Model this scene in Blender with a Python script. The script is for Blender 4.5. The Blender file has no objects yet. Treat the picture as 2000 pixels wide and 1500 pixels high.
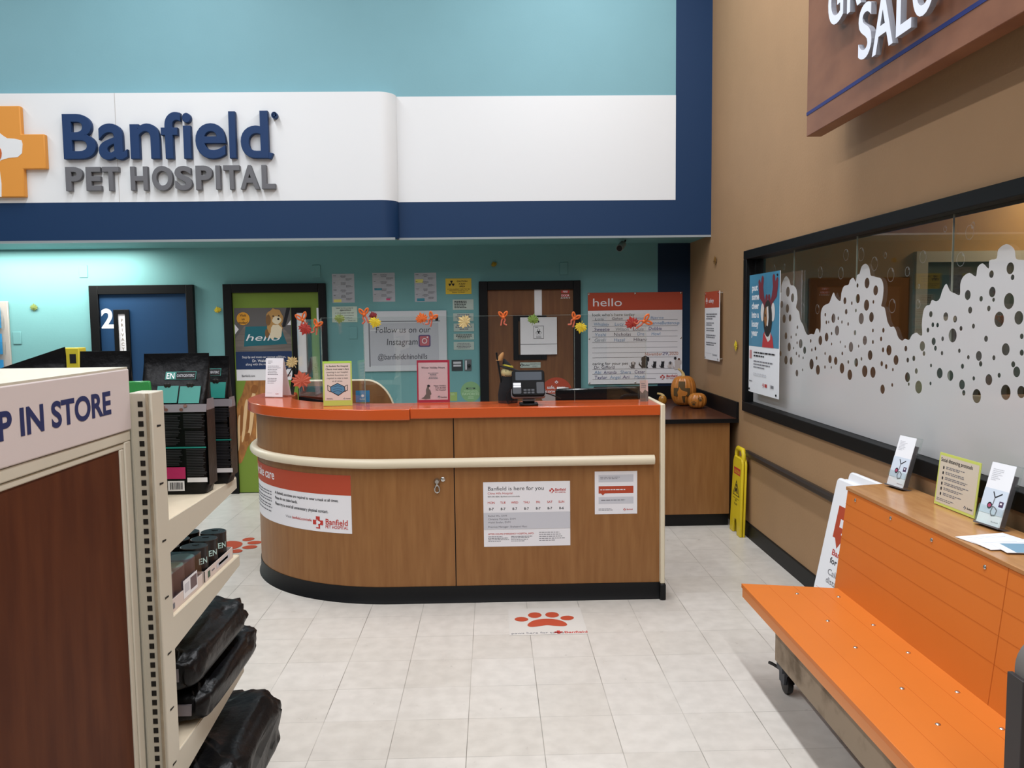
import bpy, bmesh, math, random
from mathutils import Vector, Matrix, Euler, noise
rnd = random.Random(7)
scene = bpy.context.scene
COL = scene.collection
PI = math.pi
# ------------------------------------------------------------------ camera model
FPX = 1600.0
CAM = Vector((0.0, 0.0, 1.69))
def _axes():
    y = Vector((960 - 1000, -(622 - 750), -FPX)).normalized()
    zx, zy = -0.012, 1.0
    z = Vector((zx, zy, -(y.x * zx + y.y * zy) / y.z)).normalized()
    x = y.cross(z)
    return Matrix((x, y, z))          # rows: world axes in camera space
RC = _axes()
def on(px, py, X=None, Y=None, Z=None):
    """point of the plane X=, Y= or Z= seen at a pixel of the 2000x1500 photograph"""
    d = RC @ Vector((px - 1000, -(py - 750), -FPX))
    if X is not None: t = (X - CAM.x) / d.x
    elif Y is not None: t = (Y - CAM.y) / d.y
    else: t = (Z - CAM.z) / d.z
    return CAM + d * t

# ------------------------------------------------------------------ materials
def lin(c):
    if isinstance(c, str):
        c = c.lstrip('#'); c = [int(c[i:i + 2], 16) / 255 for i in (0, 2, 4)]
    return [x / 12.92 if x <= .04045 else ((x + .055) / 1.055) ** 2.4 for x in c] + [1.0]
_M = {}
def mat(name, color, rough=.55, spec=.4, metal=0.0, var=0.0, vscale=6.0, bump=0.0, bscale=40.0, stretch=None, color2=None, coat=0.0, fac=(.35, .7)):
    if name in _M: return _M[name]
    m = bpy.data.materials.new(name); m.use_nodes = True
    nt = m.node_tree; b = nt.nodes['Principled BSDF']
    b.inputs['Base Color'].default_value = lin(color)
    b.inputs['Roughness'].default_value = rough
    b.inputs['Specular IOR Level'].default_value = spec
    b.inputs['Metallic'].default_value = metal
    b.inputs['Coat Weight'].default_value = coat
    tc = None
    if var or color2 or bump:
        tc = nt.nodes.new('ShaderNodeTexCoord')
        mp = nt.nodes.new('ShaderNodeMapping')
        nt.links.new(tc.outputs['Object'], mp.inputs['Vector'])
        if stretch: mp.inputs['Scale'].default_value = stretch
    if var or color2:
        n = nt.nodes.new('ShaderNodeTexNoise'); n.inputs['Scale'].default_value = vscale; n.inputs['Detail'].default_value = 6
        nt.links.new(mp.outputs['Vector'], n.inputs['Vector'])
        r = nt.nodes.new('ShaderNodeValToRGB')
        c1 = lin(color); c2 = lin(color2) if color2 else [max(0, x * (1 - var)) for x in c1[:3]] + [1]
        r.color_ramp.elements[0].position = fac[0]; r.color_ramp.elements[1].position = fac[1]
        r.color_ramp.elements[0].color = c2; r.color_ramp.elements[1].color = c1
        nt.links.new(n.outputs['Fac'], r.inputs['Fac']); nt.links.new(r.outputs['Color'], b.inputs['Base Color'])
    if bump:
        n2 = nt.nodes.new('ShaderNodeTexNoise'); n2.inputs['Scale'].default_value = bscale; n2.inputs['Detail'].default_value = 4
        nt.links.new(mp.outputs['Vector'], n2.inputs['Vector'])
        bp = nt.nodes.new('ShaderNodeBump'); bp.inputs['Strength'].default_value = bump; bp.inputs['Distance'].default_value = .01
        nt.links.new(n2.outputs['Fac'], bp.inputs['Height']); nt.links.new(bp.outputs['Normal'], b.inputs['Normal'])
    _M[name] = m
    return m
def clear(name, tint=(1, 1, 1), gloss=.08, rough=.0, white=0.0, wcol='#d8d8d8'):
    """thin clear plastic or glass; white = share of milky film"""
    if name in _M: return _M[name]
    m = bpy.data.materials.new(name); m.use_nodes = True
    nt = m.node_tree; nt.nodes.clear()
    out = nt.nodes.new('ShaderNodeOutputMaterial')
    t = nt.nodes.new('ShaderNodeBsdfTransparent'); t.inputs['Color'].default_value = (*tint, 1)
    g = nt.nodes.new('ShaderNodeBsdfGlossy'); g.inputs['Roughness'].default_value = rough; g.inputs['Color'].default_value = (1, 1, 1, 1)
    mx = nt.nodes.new('ShaderNodeMixShader')
    lw = nt.nodes.new('ShaderNodeLayerWeight'); lw.inputs['Blend'].default_value = .5
    pw = nt.nodes.new('ShaderNodeMath'); pw.operation = 'POWER'; pw.inputs[1].default_value = 5
    ml = nt.nodes.new('ShaderNodeMath'); ml.operation = 'MULTIPLY_ADD'; ml.use_clamp = True; ml.inputs[1].default_value = .9; ml.inputs[2].default_value = gloss
    nt.links.new(lw.outputs['Facing'], pw.inputs[0]); nt.links.new(pw.outputs[0], ml.inputs[0]); nt.links.new(ml.outputs[0], mx.inputs[0])
    base = t
    if white:
        d = nt.nodes.new('ShaderNodeBsdfDiffuse'); d.inputs['Color'].default_value = lin(wcol)
        tl = nt.nodes.new('ShaderNodeBsdfTranslucent'); tl.inputs['Color'].default_value = lin(wcol)
        m1 = nt.nodes.new('ShaderNodeMixShader'); m1.inputs[0].default_value = .3
        nt.links.new(d.outputs[0], m1.inputs[1]); nt.links.new(tl.outputs[0], m1.inputs[2])
        m2 = nt.nodes.new('ShaderNodeMixShader'); m2.inputs[0].default_value = white
        nt.links.new(t.outputs[0], m2.inputs[1]); nt.links.new(m1.outputs[0], m2.inputs[2])
        base = m2
    nt.links.new(base.outputs[0], mx.inputs[1]); nt.links.new(g.outputs[0], mx.inputs[2])
    nt.links.new(mx.outputs[0], out.inputs[0])
    _M[name] = m
    return m

# ------------------------------------------------------------------ mesh builder
class MB:
    def __init__(s): s.v = []; s.f = []; s.mi = []; s.mats = []
    def _m(s, m):
        if m not in s.mats: s.mats.append(m)
        return s.mats.index(m)
    def add(s, vs, fs, m):
        b = len(s.v); k = s._m(m)
        s.v += [tuple(v) for v in vs]
        for f in fs: s.f.append([b + i for i in f]); s.mi.append(k)
        return s
    def box(s, x0, y0, z0, x1, y1, z1, m):
        x0, x1 = sorted((x0, x1)); y0, y1 = sorted((y0, y1)); z0, z1 = sorted((z0, z1))
        vs = [(x, y, z) for z in (z0, z1) for y in (y0, y1) for x in (x0, x1)]
        return s.add(vs, [(0, 2, 3, 1), (4, 5, 7, 6), (0, 1, 5, 4), (2, 6, 7, 3), (0, 4, 6, 2), (1, 3, 7, 5)], m)
    def prism(s, poly, fn, d0, d1, m):
        n = len(poly)
        vs = [fn(a, b, d0) for a, b in poly] + [fn(a, b, d1) for a, b in poly]
        fs = [list(range(n))[::-1], list(range(n, 2 * n))] + [(i, (i + 1) % n, n + (i + 1) % n, n + i) for i in range(n)]
        return s.add(vs, fs, m)
    def flat(s, poly, fn, d, m):
        return s.add([fn(a, b, d) for a, b in poly], [list(range(len(poly)))], m)
    def tube(s, pts, r, m, n=10, cap=True, closed=False):
        pts = [Vector(p) for p in pts]; k = len(pts); vs = []; fs = []
        up = None
        for i, p in enumerate(pts):
            a = pts[(i - 1) % k] if (i > 0 or closed) else pts[i]
            c = pts[(i + 1) % k] if (i < k - 1 or closed) else pts[i]
            t = (c - a).normalized()
            if up is None:
                up = Vector((0, 0, 1)) if abs(t.z) < .9 else Vector((1, 0, 0))
            u = (up - t * up.dot(t)).normalized(); w = t.cross(u); up = u
            rr = r[i] if isinstance(r, (list, tuple)) else r
            vs += [p + (u * math.cos(2 * PI * j / n) + w * math.sin(2 * PI * j / n)) * rr for j in range(n)]
        for i in range(k if closed else k - 1):
            for j in range(n):
                a = i * n; b = ((i + 1) % k) * n
                fs.append((a + j, a + (j + 1) % n, b + (j + 1) % n, b + j))
        if cap and not closed:
            fs.append(list(range(n))[::-1]); fs.append([(k - 1) * n + j for j in range(n)])
        return s.add(vs, fs, m)
    def lathe(s, prof, c, m, n=24, fn=None):
        c = Vector(c); vs = []; fs = []
        for r, z in prof:
            for j in range(n):
                a = 2 * PI * j / n
                p = Vector((r * math.cos(a), r * math.sin(a), z))
                vs.append(c + (fn(p) if fn else p))
        for i in range(len(prof) - 1):
            for j in range(n):
                fs.append((i * n + j, i * n + (j + 1) % n, (i + 1) * n + (j + 1) % n, (i + 1) * n + j))
        fs.append(list(range(n))[::-1]); fs.append([(len(prof) - 1) * n + j for j in range(n)])
        return s.add(vs, fs, m)
    def sphere(s, c, r, m, n=20, k=12):
        rx, ry, rz = r if isinstance(r, (list, tuple)) else (r, r, r)
        c = Vector(c)
        prof = [(math.sin(PI * i / k) or 1e-4, -math.cos(PI * i / k)) for i in range(k + 1)]
        prof = [(max(a, 1e-3), b) for a, b in prof]
        return s.lathe(prof, c, m, n, lambda p: Vector((p.x * rx, p.y * ry, p.z * rz)))
    def text(s, body, fn, u, v, size, m, d=0, align='L', bold=0, sx=1.0, shear=0.0):
        G = GLY[bold]; w = sum(G[c][2] for c in body) * size * sx
        x = u - (w / 2 if align == 'C' else w if align == 'R' else 0)
        for c in body:
            vs, fs, adv = G[c]
            if fs: s.add([fn(x + (p[0] + p[1] * shear) * size * sx, v + p[1] * size, d) for p in vs], fs, m)
            x += adv * size * sx
        return w
    def build(s, name, parent=None, smooth=0, bevel=0.0, seg=2, fixn=True):
        me = bpy.data.meshes.new(name)
        me.from_pydata(s.v, [], s.f)
        for m in s.mats: me.materials.append(m)
        for p, k in zip(me.polygons, s.mi): p.material_index = k
        if fixn:
            bm = bmesh.new(); bm.from_mesh(me); bmesh.ops.recalc_face_normals(bm, faces=bm.faces); bm.to_mesh(me); bm.free()
        if smooth:
            me.shade_smooth(); me.set_sharp_from_angle(angle=math.radians(smooth))
        o = bpy.data.objects.new(name, me); COL.objects.link(o)
        if parent is not None: o.parent = parent
        org = ORG.get(parent.name if parent else '', Vector((0, 0, 0)))
        if parent is not None:
            ORG[o.name] = org
            if org.length: me.transform(Matrix.Translation(-org))
        if bevel:
            b = o.modifiers.new('edge', 'BEVEL'); b.width = bevel; b.segments = seg; b.limit_method = 'ANGLE'; b.angle_limit = math.radians(40)
            me.shade_smooth(); me.set_sharp_from_angle(angle=math.radians(50))
        return o
ORG = {}
USED = set()
def thing(name, label, cat, loc=(0, 0, 0), group=None):
    """an Empty at the base of a thing; its parts are written in world coordinates"""
    o = bpy.data.objects.new(name, None); COL.objects.link(o); o.empty_display_size = .1
    o.location = loc; ORG[o.name] = Vector(loc)
    return tag(o, label, cat, group)
def tag(o, label, cat, group=None):
    o['label'] = label; o['category'] = cat
    if group: o['group'] = group
    return o
def one(name, mb, label, cat, group=None, **k):
    """a thing that is one mesh, its origin moved to its base"""
    o = mb.build(name, None, **k)
    c = [Vector(v) for v in mb.v]
    b = Vector(((min(p.x for p in c) + max(p.x for p in c)) / 2, (min(p.y for p in c) + max(p.y for p in c)) / 2, min(p.z for p in c)))
    o.data.transform(Matrix.Translation(-b)); o.location = b
    return tag(o, label, cat, group)
def struct(name, mb, parent=None, **k):
    o = mb.build(name, parent, **k)
    if parent is None: o['kind'] = 'structure'
    return o
def sroot(name, loc):
    o = bpy.data.objects.new(name, None); COL.objects.link(o); o.location = loc; ORG[o.name] = Vector(loc); o['kind'] = 'structure'
    return o
def dup(root, loc, label=None, rot=None, group=None):
    r = root.copy(); COL.objects.link(r); r.location = loc
    if rot is not None: r.rotation_euler = rot
    if label: r['label'] = label
    if group: r['group'] = group
    def kids(a, b):
        for ch in list(a.children):
            c = ch.copy(); COL.objects.link(c); c.parent = b
            kids(ch, c)
    kids(root, r)
    return r

# ------------------------------------------------------------------ glyph outlines (the built-in font)
GLY = {}
def _glyphs():
    chars = ''.join(chr(i) for i in range(33, 127)) + '®'
    for bold, off in ((0, 0.0), (1, .013), (2, .03)):
        obs = {}
        def mk(b):
            cu = bpy.data.curves.new('t', 'FONT'); cu.body = b; cu.offset = off; cu.resolution_u = 6 if bold == 2 else 3
            o = bpy.data.objects.new('t', cu); COL.objects.link(o); return o
        for c in chars: obs[c] = (mk(c), mk('|' + c + '|'))
        ref = mk('||'); sp = mk('| |')
        bpy.context.view_layer.update(); dg = bpy.context.evaluated_depsgraph_get()
        def get(o):
            e = o.evaluated_get(dg); me = e.to_mesh()
            r = ([(v.co.x, v.co.y) for v in me.vertices], [tuple(p.vertices) for p in me.polygons]); e.to_mesh_clear(); return r
        def width(o):
            vs = get(o)[0]; return max(v[0] for v in vs) - min(v[0] for v in vs)
        w0 = width(ref); tab = {}
        for c, (a, b) in obs.items():
            vs, fs = get(a); tab[c] = (vs, fs, width(b) - w0)
        tab[' '] = ([], [], width(sp) - w0)
        GLY[bold] = tab
        for a, b in list(obs.values()) + [(ref, sp)]:
            for o in (a, b): cu = o.data; bpy.data.objects.remove(o); bpy.data.curves.remove(cu)
_glyphs()
for b_ in (1, 2): GLY[b_]['M'] = GLY[0]['M']
def raised(ch, off, ext, bev):
    """a raised sign letter: vertices in a unit box (x, y, depth)"""
    cu = bpy.data.curves.new('t', 'FONT'); cu.body = ch; cu.offset = off; cu.extrude = ext; cu.bevel_depth = bev; cu.bevel_resolution = 1; cu.resolution_u = 6
    o = bpy.data.objects.new('t', cu); COL.objects.link(o)
    bpy.context.view_layer.update(); e = o.evaluated_get(bpy.context.evaluated_depsgraph_get()); me = e.to_mesh()
    vs = [v.co.copy() for v in me.vertices]; fs = [tuple(p.vertices) for p in me.polygons]; e.to_mesh_clear()
    bpy.data.objects.remove(o); bpy.data.curves.remove(cu)
    lo = [min(v[i] for v in vs) for i in range(3)]; hi = [max(v[i] for v in vs) for i in range(3)]
    vs = [[(v[i] - lo[i]) / (hi[i] - lo[i]) for i in range(3)] for v in vs]
    return vs, fs

# ------------------------------------------------------------------ 2D shapes
def ell(cx, cy, rx, ry=None, n=20, rot=0.0, a0=0, a1=2 * PI):
    ry = rx if ry is None else ry; out = []
    full = abs(a1 - a0 - 2 * PI) < 1e-6
    for i in range(n if full else n + 1):
        a = a0 + (a1 - a0) * i / n
        x, y = rx * math.cos(a), ry * math.sin(a)
        out.append((cx + x * math.cos(rot) - y * math.sin(rot), cy + x * math.sin(rot) + y * math.cos(rot)))
    return out
def rrect(x0, y0, x1, y1, r, n=4):
    out = []
    for cx, cy, a in ((x1 - r, y1 - r, 0), (x0 + r, y1 - r, 90), (x0 + r, y0 + r, 180), (x1 - r, y0 + r, 270)):
        for i in range(n + 1):
            t = math.radians(a + 90 * i / n); out.append((cx + r * math.cos(t), cy + r * math.sin(t)))
    return out
def spline(p, k=4, closed=True):
    out = []; n = len(p)
    for i in range(n if closed else n - 1):
        a, b, c, d = (p[(i - 1) % n], p[i], p[(i + 1) % n], p[(i + 2) % n]) if closed else (p[max(i - 1, 0)], p[i], p[i + 1], p[min(i + 2, n - 1)])
        for j in range(k):
            t = j / k
            out.append(tuple(.5 * (2 * b[q] + (c[q] - a[q]) * t + (2 * a[q] - 5 * b[q] + 4 * c[q] - d[q]) * t * t + (3 * b[q] - a[q] - 3 * c[q] + d[q]) * t ** 3) for q in range(len(b))))
    if not closed: out.append(p[-1])
    return out
CROSS = [(-.19, .5), (.19, .5), (.19, .19), (.5, .19), (.5, -.19), (.19, -.19), (.19, -.5), (-.19, -.5), (-.19, -.19), (-.5, -.19), (-.5, .19), (-.19, .19)]
DOGHEAD = [(-.34, -.5), (-.2, -.12), (-.24, .08), (-.17, .2), (-.12, .36), (-.02, .22), (.12, .15), (.34, .1), (.34, -.02), (.24, -.12), (.02, -.13), (.1, -.5)]
MAPLE_R = [(.03, -.22), (.2, -.34), (.24, -.22), (.46, -.17), (.39, -.05), (.53, .1), (.4, .15), (.43, .3), (.26, .22), (.28, .4), (.13, .36), (0, .58)]
MAPLE = [(0.015, -.5)] + MAPLE_R + [(-a, b) for a, b in MAPLE_R[-2::-1]] + [(-.015, -.5)]
# ------------------------------------------------------------------ shared materials
W_TEAL = mat('teal_paint', '#7aa8b2', .6, .3, var=.03, vscale=3, bump=.05, bscale=60)
W_LOW = mat('lower_teal_paint', '#6fa2a4', .6, .3, var=.03, vscale=3, bump=.05, bscale=60)
W_TAN = mat('tan_paint', '#a58360', .6, .3, var=.04, vscale=4, bump=.08, bscale=70)
NAVY = mat('navy_paint', '#173457', .5, .25)
NAVYD = mat('dark_navy_paint', '#122b44', .55, .25)
FASC = mat('white_fascia', '#dfe2e3', .5, .3)
BLACK = mat('black_frame', '#08090b', .5, .22)
BLK = mat('black_plastic', '#0b0b0d', .35, .4)
RUBBER = mat('black_rubber_base', '#0b0c0e', .45, .3)
WHITE = mat('white_paper', '#e4e3e6', .6, .3)
WHITE2 = mat('white_gloss', '#eef0f4', .35, .5)
INK = mat('black_ink', '#26262a', .7, .2)
GREYINK = mat('grey_ink', '#77777d', .7, .2)
LGREY = mat('pale_grey_ink', '#c4c5cb', .7, .2)
REDO = mat('coral_print', '#b0482f', .55, .3)
RED = mat('red_ink', '#bb3a33', .6, .3)
STEEL = mat('steel', '#c9c9c6', .25, .5, metal=1.0)
ORANGE = mat('orange_laminate', '#c45626', .17, .5, var=.04, vscale=2)
BENCHO = mat('orange_board', '#d1742a', .45, .35, var=.05, vscale=3)
BENCHG = mat('orange_groove', '#bb6022', .7, .2)
WOODC = mat('maple_laminate', '#94683c', .4, .35, color2='#855930', vscale=5, stretch=(7, 7, .7), fac=(.3, .75))
WOODT = mat('ledge_wood', '#bd8c5a', .22, .5, color2='#ad7c4d', vscale=6, stretch=(6, 1, 6))
CREAM = mat('cream_metal', '#cbc6b5', .42, .45, var=.03)
CREAMR = mat('cream_vinyl', '#d9ceb4', .35, .45)
CLEAR = clear('clear_acrylic', (.97, .985, .98), .06, .0)
GLASS = clear('window_glass', (.93, .96, .95), .075, .0)
FROST = clear('etched_film', (.95, .95, .95), .05, .12, white=.88, wcol='#e6e6e8')
RING = clear('faint_film', (.95, .95, .95), .05, .12, white=.22)

def floor_mat():
    m = bpy.data.materials.new('vinyl_floor_tile'); m.use_nodes = True; nt = m.node_tree; b = nt.nodes['Principled BSDF']
    N = nt.nodes.new; L = nt.links.new
    tc = N('ShaderNodeTexCoord'); mp = N('ShaderNodeMapping'); mp.inputs['Location'].default_value = (.121, .0, 0)
    L(tc.outputs['Object'], mp.inputs['Vector'])
    sc = N('ShaderNodeVectorMath'); sc.operation = 'SCALE'; sc.inputs['Scale'].default_value = 1 / .3048; L(mp.outputs['Vector'], sc.inputs[0])
    fr = N('ShaderNodeVectorMath'); fr.operation = 'FRACTION'; L(sc.outputs[0], fr.inputs[0])
    fl = N('ShaderNodeVectorMath'); fl.operation = 'FLOOR'; L(sc.outputs[0], fl.inputs[0])
    wn = N('ShaderNodeTexWhiteNoise'); wn.noise_dimensions = '2D'; L(fl.outputs[0], wn.inputs['Vector'])
    sp = N('ShaderNodeSeparateXYZ'); L(fr.outputs[0], sp.inputs[0])
    def edge(o):
        a = N('ShaderNodeMath'); a.operation = 'PINGPONG'; a.inputs[1].default_value = .5; L(o, a.inputs[0])
        c = N('ShaderNodeMath'); c.operation = 'LESS_THAN'; c.inputs[1].default_value = .0055; L(a.outputs[0], c.inputs[0]); return c
    ex, ey = edge(sp.outputs['X']), edge(sp.outputs['Y'])
    half = N('ShaderNodeMath'); half.operation = 'MULTIPLY'; half.inputs[1].default_value = .55; L(ey.outputs[0], half.inputs[0])
    mxm = N('ShaderNodeMath'); mxm.operation = 'MAXIMUM'; L(ex.outputs[0], mxm.inputs[0]); L(half.outputs[0], mxm.inputs[1])
    # joints are dirty only in stretches
    nj = N('ShaderNodeTexNoise'); nj.inputs['Scale'].default_value = 2.2; L(tc.outputs['Object'], nj.inputs['Vector'])
    rj = N('ShaderNodeMapRange'); rj.inputs[1].default_value = .38; rj.inputs[2].default_value = .62; rj.inputs[3].default_value = .3; rj.inputs[4].default_value = .8; L(nj.outputs['Fac'], rj.inputs[0])
    jm = N('ShaderNodeMath'); jm.operation = 'MULTIPLY'; L(mxm.outputs[0], jm.inputs[0]); L(rj.outputs[0], jm.inputs[1])
    n1 = N('ShaderNodeTexNoise'); n1.inputs['Scale'].default_value = 14; n1.inputs['Detail'].default_value = 8; L(tc.outputs['Object'], n1.inputs['Vector'])
    r1 = N('ShaderNodeValToRGB'); r1.color_ramp.elements[0].color = lin('#c8c3bb'); r1.color_ramp.elements[1].color = lin('#d2cdc5'); r1.color_ramp.elements[0].position = .35; r1.color_ramp.elements[1].position = .65
    L(n1.outputs['Fac'], r1.inputs['Fac'])
    tm = N('ShaderNodeMixRGB'); tm.blend_type = 'MULTIPLY'; tm.inputs['Color2'].default_value = lin('#f5f4f2'); L(wn.outputs['Value'], tm.inputs['Fac']); L(r1.outputs['Color'], tm.inputs['Color1'])
    # specks and scuffs
    n2 = N('ShaderNodeTexNoise'); n2.inputs['Scale'].default_value = 38; n2.inputs['Detail'].default_value = 3; L(tc.outputs['Object'], n2.inputs['Vector'])
    r2 = N('ShaderNodeMapRange'); r2.inputs[1].default_value = .70; r2.inputs[2].default_value = .78; r2.inputs[4].default_value = .45; L(n2.outputs['Fac'], r2.inputs[0])
    sm = N('ShaderNodeMixRGB'); sm.inputs['Color2'].default_value = lin('#8d887f'); L(r2.outputs[0], sm.inputs['Fac']); L(tm.outputs['Color'], sm.inputs['Color1'])
    jx = N('ShaderNodeMixRGB'); jx.inputs['Color2'].default_value = lin('#6b665e'); L(jm.outputs[0], jx.inputs['Fac']); L(sm.outputs['Color'], jx.inputs['Color1'])
    L(jx.outputs['Color'], b.inputs['Base Color'])
    rr = N('ShaderNodeMapRange'); rr.inputs[3].default_value = .24; rr.inputs[4].default_value = .36; L(n1.outputs['Fac'], rr.inputs[0]); L(rr.outputs[0], b.inputs['Roughness'])
    b.inputs['Specular IOR Level'].default_value = .45
    return m
FLOOR = floor_mat()

YB = 8.06        # door wall
YF = 7.30        # face of the upper wall above it
XR = 1.955       # right wall
ZS = 2.405       # underside of the fascia
# ------------------------------------------------------------------ shell
struct('floor', MB().box(-7, -4, -.1, 5.2, 8.3, 0, FLOOR))
CEIL = mat('ceiling_grey', '#b9b9b4', .8, .2)
struct('ceiling', MB().box(-7, -4, 5.7, 5.2, 8.3, 5.8, CEIL))
struct('wall_back', MB().box(-7, YB, 0, 5.2, YB + .15, ZS, W_LOW))
struct('wall_upper', MB().box(-7, YF, ZS + .004, XR, YB + .15, 5.7, W_TEAL))
struct('ceiling_alcove', MB().box(-7, YF + .02, ZS - .002, XR, YB, ZS + .004, W_LOW))
WY0, WY1, WZ0, WZ1 = 1.4, 6.21, 1.03, 2.115      # window opening
rw = MB()
rw.box(XR, -4, 0, XR + .14, YB, .955, W_TAN); rw.box(XR, -4, 2.18, XR + .14, YB, 5.7, W_TAN)
rw.box(XR, 6.28, .955, XR + .14, YB, 2.18, W_TAN); rw.box(XR, -4, .955, XR + .14, WY0 - .07, 2.18, W_TAN)
struct('wall_right', rw)
struct('baseboard_right', MB().prism([(0, 0), (.006, 0), (.006, .1), (.0, .105)], lambda a, b, d: (XR - a * 2 - (.012 if b < .01 and a > 0 else 0), d, b), -4, 6.4, RUBBER))
# trims of the fascia: navy band, navy upright, white panel, bulging white sign box on the left
struct('trim_1', MB().box(-.80, YF - .004, ZS, XR, YF, 2.714, NAVY).box(1.637, YF - .004, 2.714, XR, YF, 5.7, NAVY))
struct('trim_2', MB().box(-.80, YF - .005, 2.714, 1.637, YF, 3.615, FASC))
YL = 7.15
prof = [(-7, YF), (-7, YL)] + [(-.80 - .15 + .15 * math.sin(t), YF - .15 * math.cos(t)) for t in [i * PI / 20 for i in range(11)]]
struct('trim_3', MB().prism(prof, lambda a, b, d: (a, b, d), 2.714, 3.62, FASC), smooth=30)
struct('trim_4', MB().prism([(a + .001, b - .001) for a, b in prof], lambda a, b, d: (a, b, d), ZS - .01, 2.714, NAVY), smooth=30)
xs = on(228, 290, Y=YL).x
struct('trim_5', MB().box(xs, YL - .0015, 2.714, xs + .004, YL, 3.62, mat('seam_grey', '#b5b0ac', .8)))
# thin aluminium lip along the underside of the fascia
struct('trim_6', MB().box(-7, YL - .004, ZS - .03, -.82, YL + .02, ZS - .01, mat('lip_metal', '#8f979a', .4)).box(-.82, YF - .006, ZS - .018, XR, YF + .02, ZS, mat('lip_metal', '#8f979a', .4)))
struct('trim_7', MB().box(1.637, YB - .006, 0, XR, YB, ZS, NAVYD))
# dark chair rail on the right wall
hr = MB().prism([(0, .0), (.02, .0), (.035, .012), (.035, .034), (.02, .046), (0, .046)], lambda a, b, d: (XR - a, d, .615 + b), -3.9, 6.18, mat('dark_bumper', '#2a231f', .4, .5))
struct('trim_8', hr)

# ------------------------------------------------------------------ doors
def door(nm, pxl, pxr, ptop, leafmat, knobside=None):
    xl = on(pxl, ptop, Y=YB).x; xr = on(pxr, ptop, Y=YB).x; zt = 2.05
    r = sroot(nm, ((xl + xr) / 2, YB, 0))
    fw = .085
    f = MB(); f.box(xl, YB - .05, 0, xl + fw, YB - .002, zt, BLACK); f.box(xr - fw * .85, YB - .05, 0, xr, YB - .002, zt, BLACK); f.box(xl + fw, YB - .05, zt - fw, xr - fw * .85, YB - .002, zt, BLACK)
    f.build('door_frame', r, bevel=.004)
    MB().box(xl + fw, YB - .02, .008, xr - fw * .85, YB - .002, zt - fw, leafmat).build('door_leaf', r)
    return r, xl + fw, xr - fw * .85
D_BLUE = mat('blue_door_paint', '#1b3e62', .5, .3); D_GREEN = mat('green_door_vinyl', '#738c33', .5, .35); D_BROWN = mat('brown_door_veneer', '#774f2e', .45, .4, color2='#694226', vscale=4, stretch=(8, 8, .8))
YD = YB - .02
fb = lambda a, b, d: (a, YD - d, b)
def pb(px, py, y=YD):
    p = on(px, py, Y=y); return p.x, p.z
def vision(r, x0, y0, x1, y1, fwp, fill, nm='vision_panel', fx=None):
    (a0, b1), (a1, b0) = pb(x0, y0), pb(x1, y1)
    fr = MB(); t = fwp
    fr.box(a0, YD - .018, b0, a0 + t, YD, b1, BLACK); fr.box(a1 - t, YD - .018, b0, a1, YD, b1, BLACK); fr.box(a0 + t, YD - .018, b0, a1 - t, YD, b0 + t, BLACK); fr.box(a0 + t, YD - .018, b1 - t, a1 - t, YD, b1, BLACK)
    o = fr.build(nm, r, bevel=.003)
    MB().box(a0 + t, YD - .006, b0 + t, a1 - t, YD, b1 - t, fill).build('pane', o)
    return o, a0 + t, a1 - t, b0 + t, b1 - t
d1, _, _ = door('door_1', 177, 380, 558, D_BLUE)
o, a0, a1, b0, b1 = vision(d1, 222, 605, 262, 790, .042, WHITE)
PRV = mat('grey_letters', '#8d8379', .6)
t = MB(); zz = b1 - .075
for c in 'PRIVACY PLEASE':
    t.text(c, fb, (a0 + a1) / 2, zz, .042, PRV, .0075, 'C', 1); zz -= .046
t.build('lettering', o)
n = MB(); x, z = pb(211, 640); n.text('2', fb, x, z, .255, WHITE2, .002, 'C', 2, .95); n.build('door_number', d1)
MB().tube([(-2.98, YD - .005, 1.02), (-2.98, YD - .06, 1.02), (-3.09, YD - .06, 1.02)], .011, STEEL).build('door_handle', d1, smooth=40)
d2, _, _ = door('door_2', 437, 637, 554, D_GREEN)
o, a0, a1, b0, b1 = vision(d2, 569, 601, 611, 737, .05, WHITE)
n = MB(); x, z = pb(620, 630); n.text('1', fb, x + .01, z, .2, WHITE2, .002, 'C', 2, .95); n.build('door_number', d2)
# large ginger cat printed low on the green door
cat = MB(); FUR1 = mat('ginger_fur', '#b57a3e', .7, color2='#8d5c30', vscale=12, stretch=(3, 1, 1)); FUR2 = mat('pale_fur', '#dcb888', .7); FUR3 = mat('dark_ginger_fur', '#8a5526', .7)
def pbl(pts, y=YD): return [pb(x, y_, y) for x, y_ in pts]
cat.flat(spline(pbl([(486, 735), (512, 742), (540, 760), (545, 860), (530, 960), (508, 960), (503, 900), (497, 862), (485, 872), (478, 890), (470, 905), (462, 890), (462, 800), (473, 770)]), 4), fb, .001, FUR1)
for pts in ([(478, 790), (484, 786), (478, 850), (472, 860)], [(491, 775), (499, 770), (492, 840), (484, 850)], [(503, 800), (509, 800), (506, 870), (500, 860)], [(465, 820), (470, 815), (468, 870), (464, 880)]):
    cat.flat(spline(pbl(pts), 4), fb, .0016, FUR2)
for pts in ([(470, 800), (475, 796), (474, 840), (469, 850)], [(494, 752), (504, 755), (500, 768), (490, 765)], [(485, 800), (489, 796), (486, 838), (482, 840)], [(480, 848), (488, 846), (486, 858), (479, 862)]):
    cat.flat(spline(pbl(pts), 4), fb, .0022, FUR3)
cat.build('cat_mural', d2)
d3, xl3, xr3 = door('door_3', 935, 1133, 551, D_BROWN)
DARKG = mat('dark_pane', '#5a4636', .2, .5)
o, a0, a1, b0, b1 = vision(d3, 1002, 617, 1068, 702, .05, DARKG)
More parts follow.
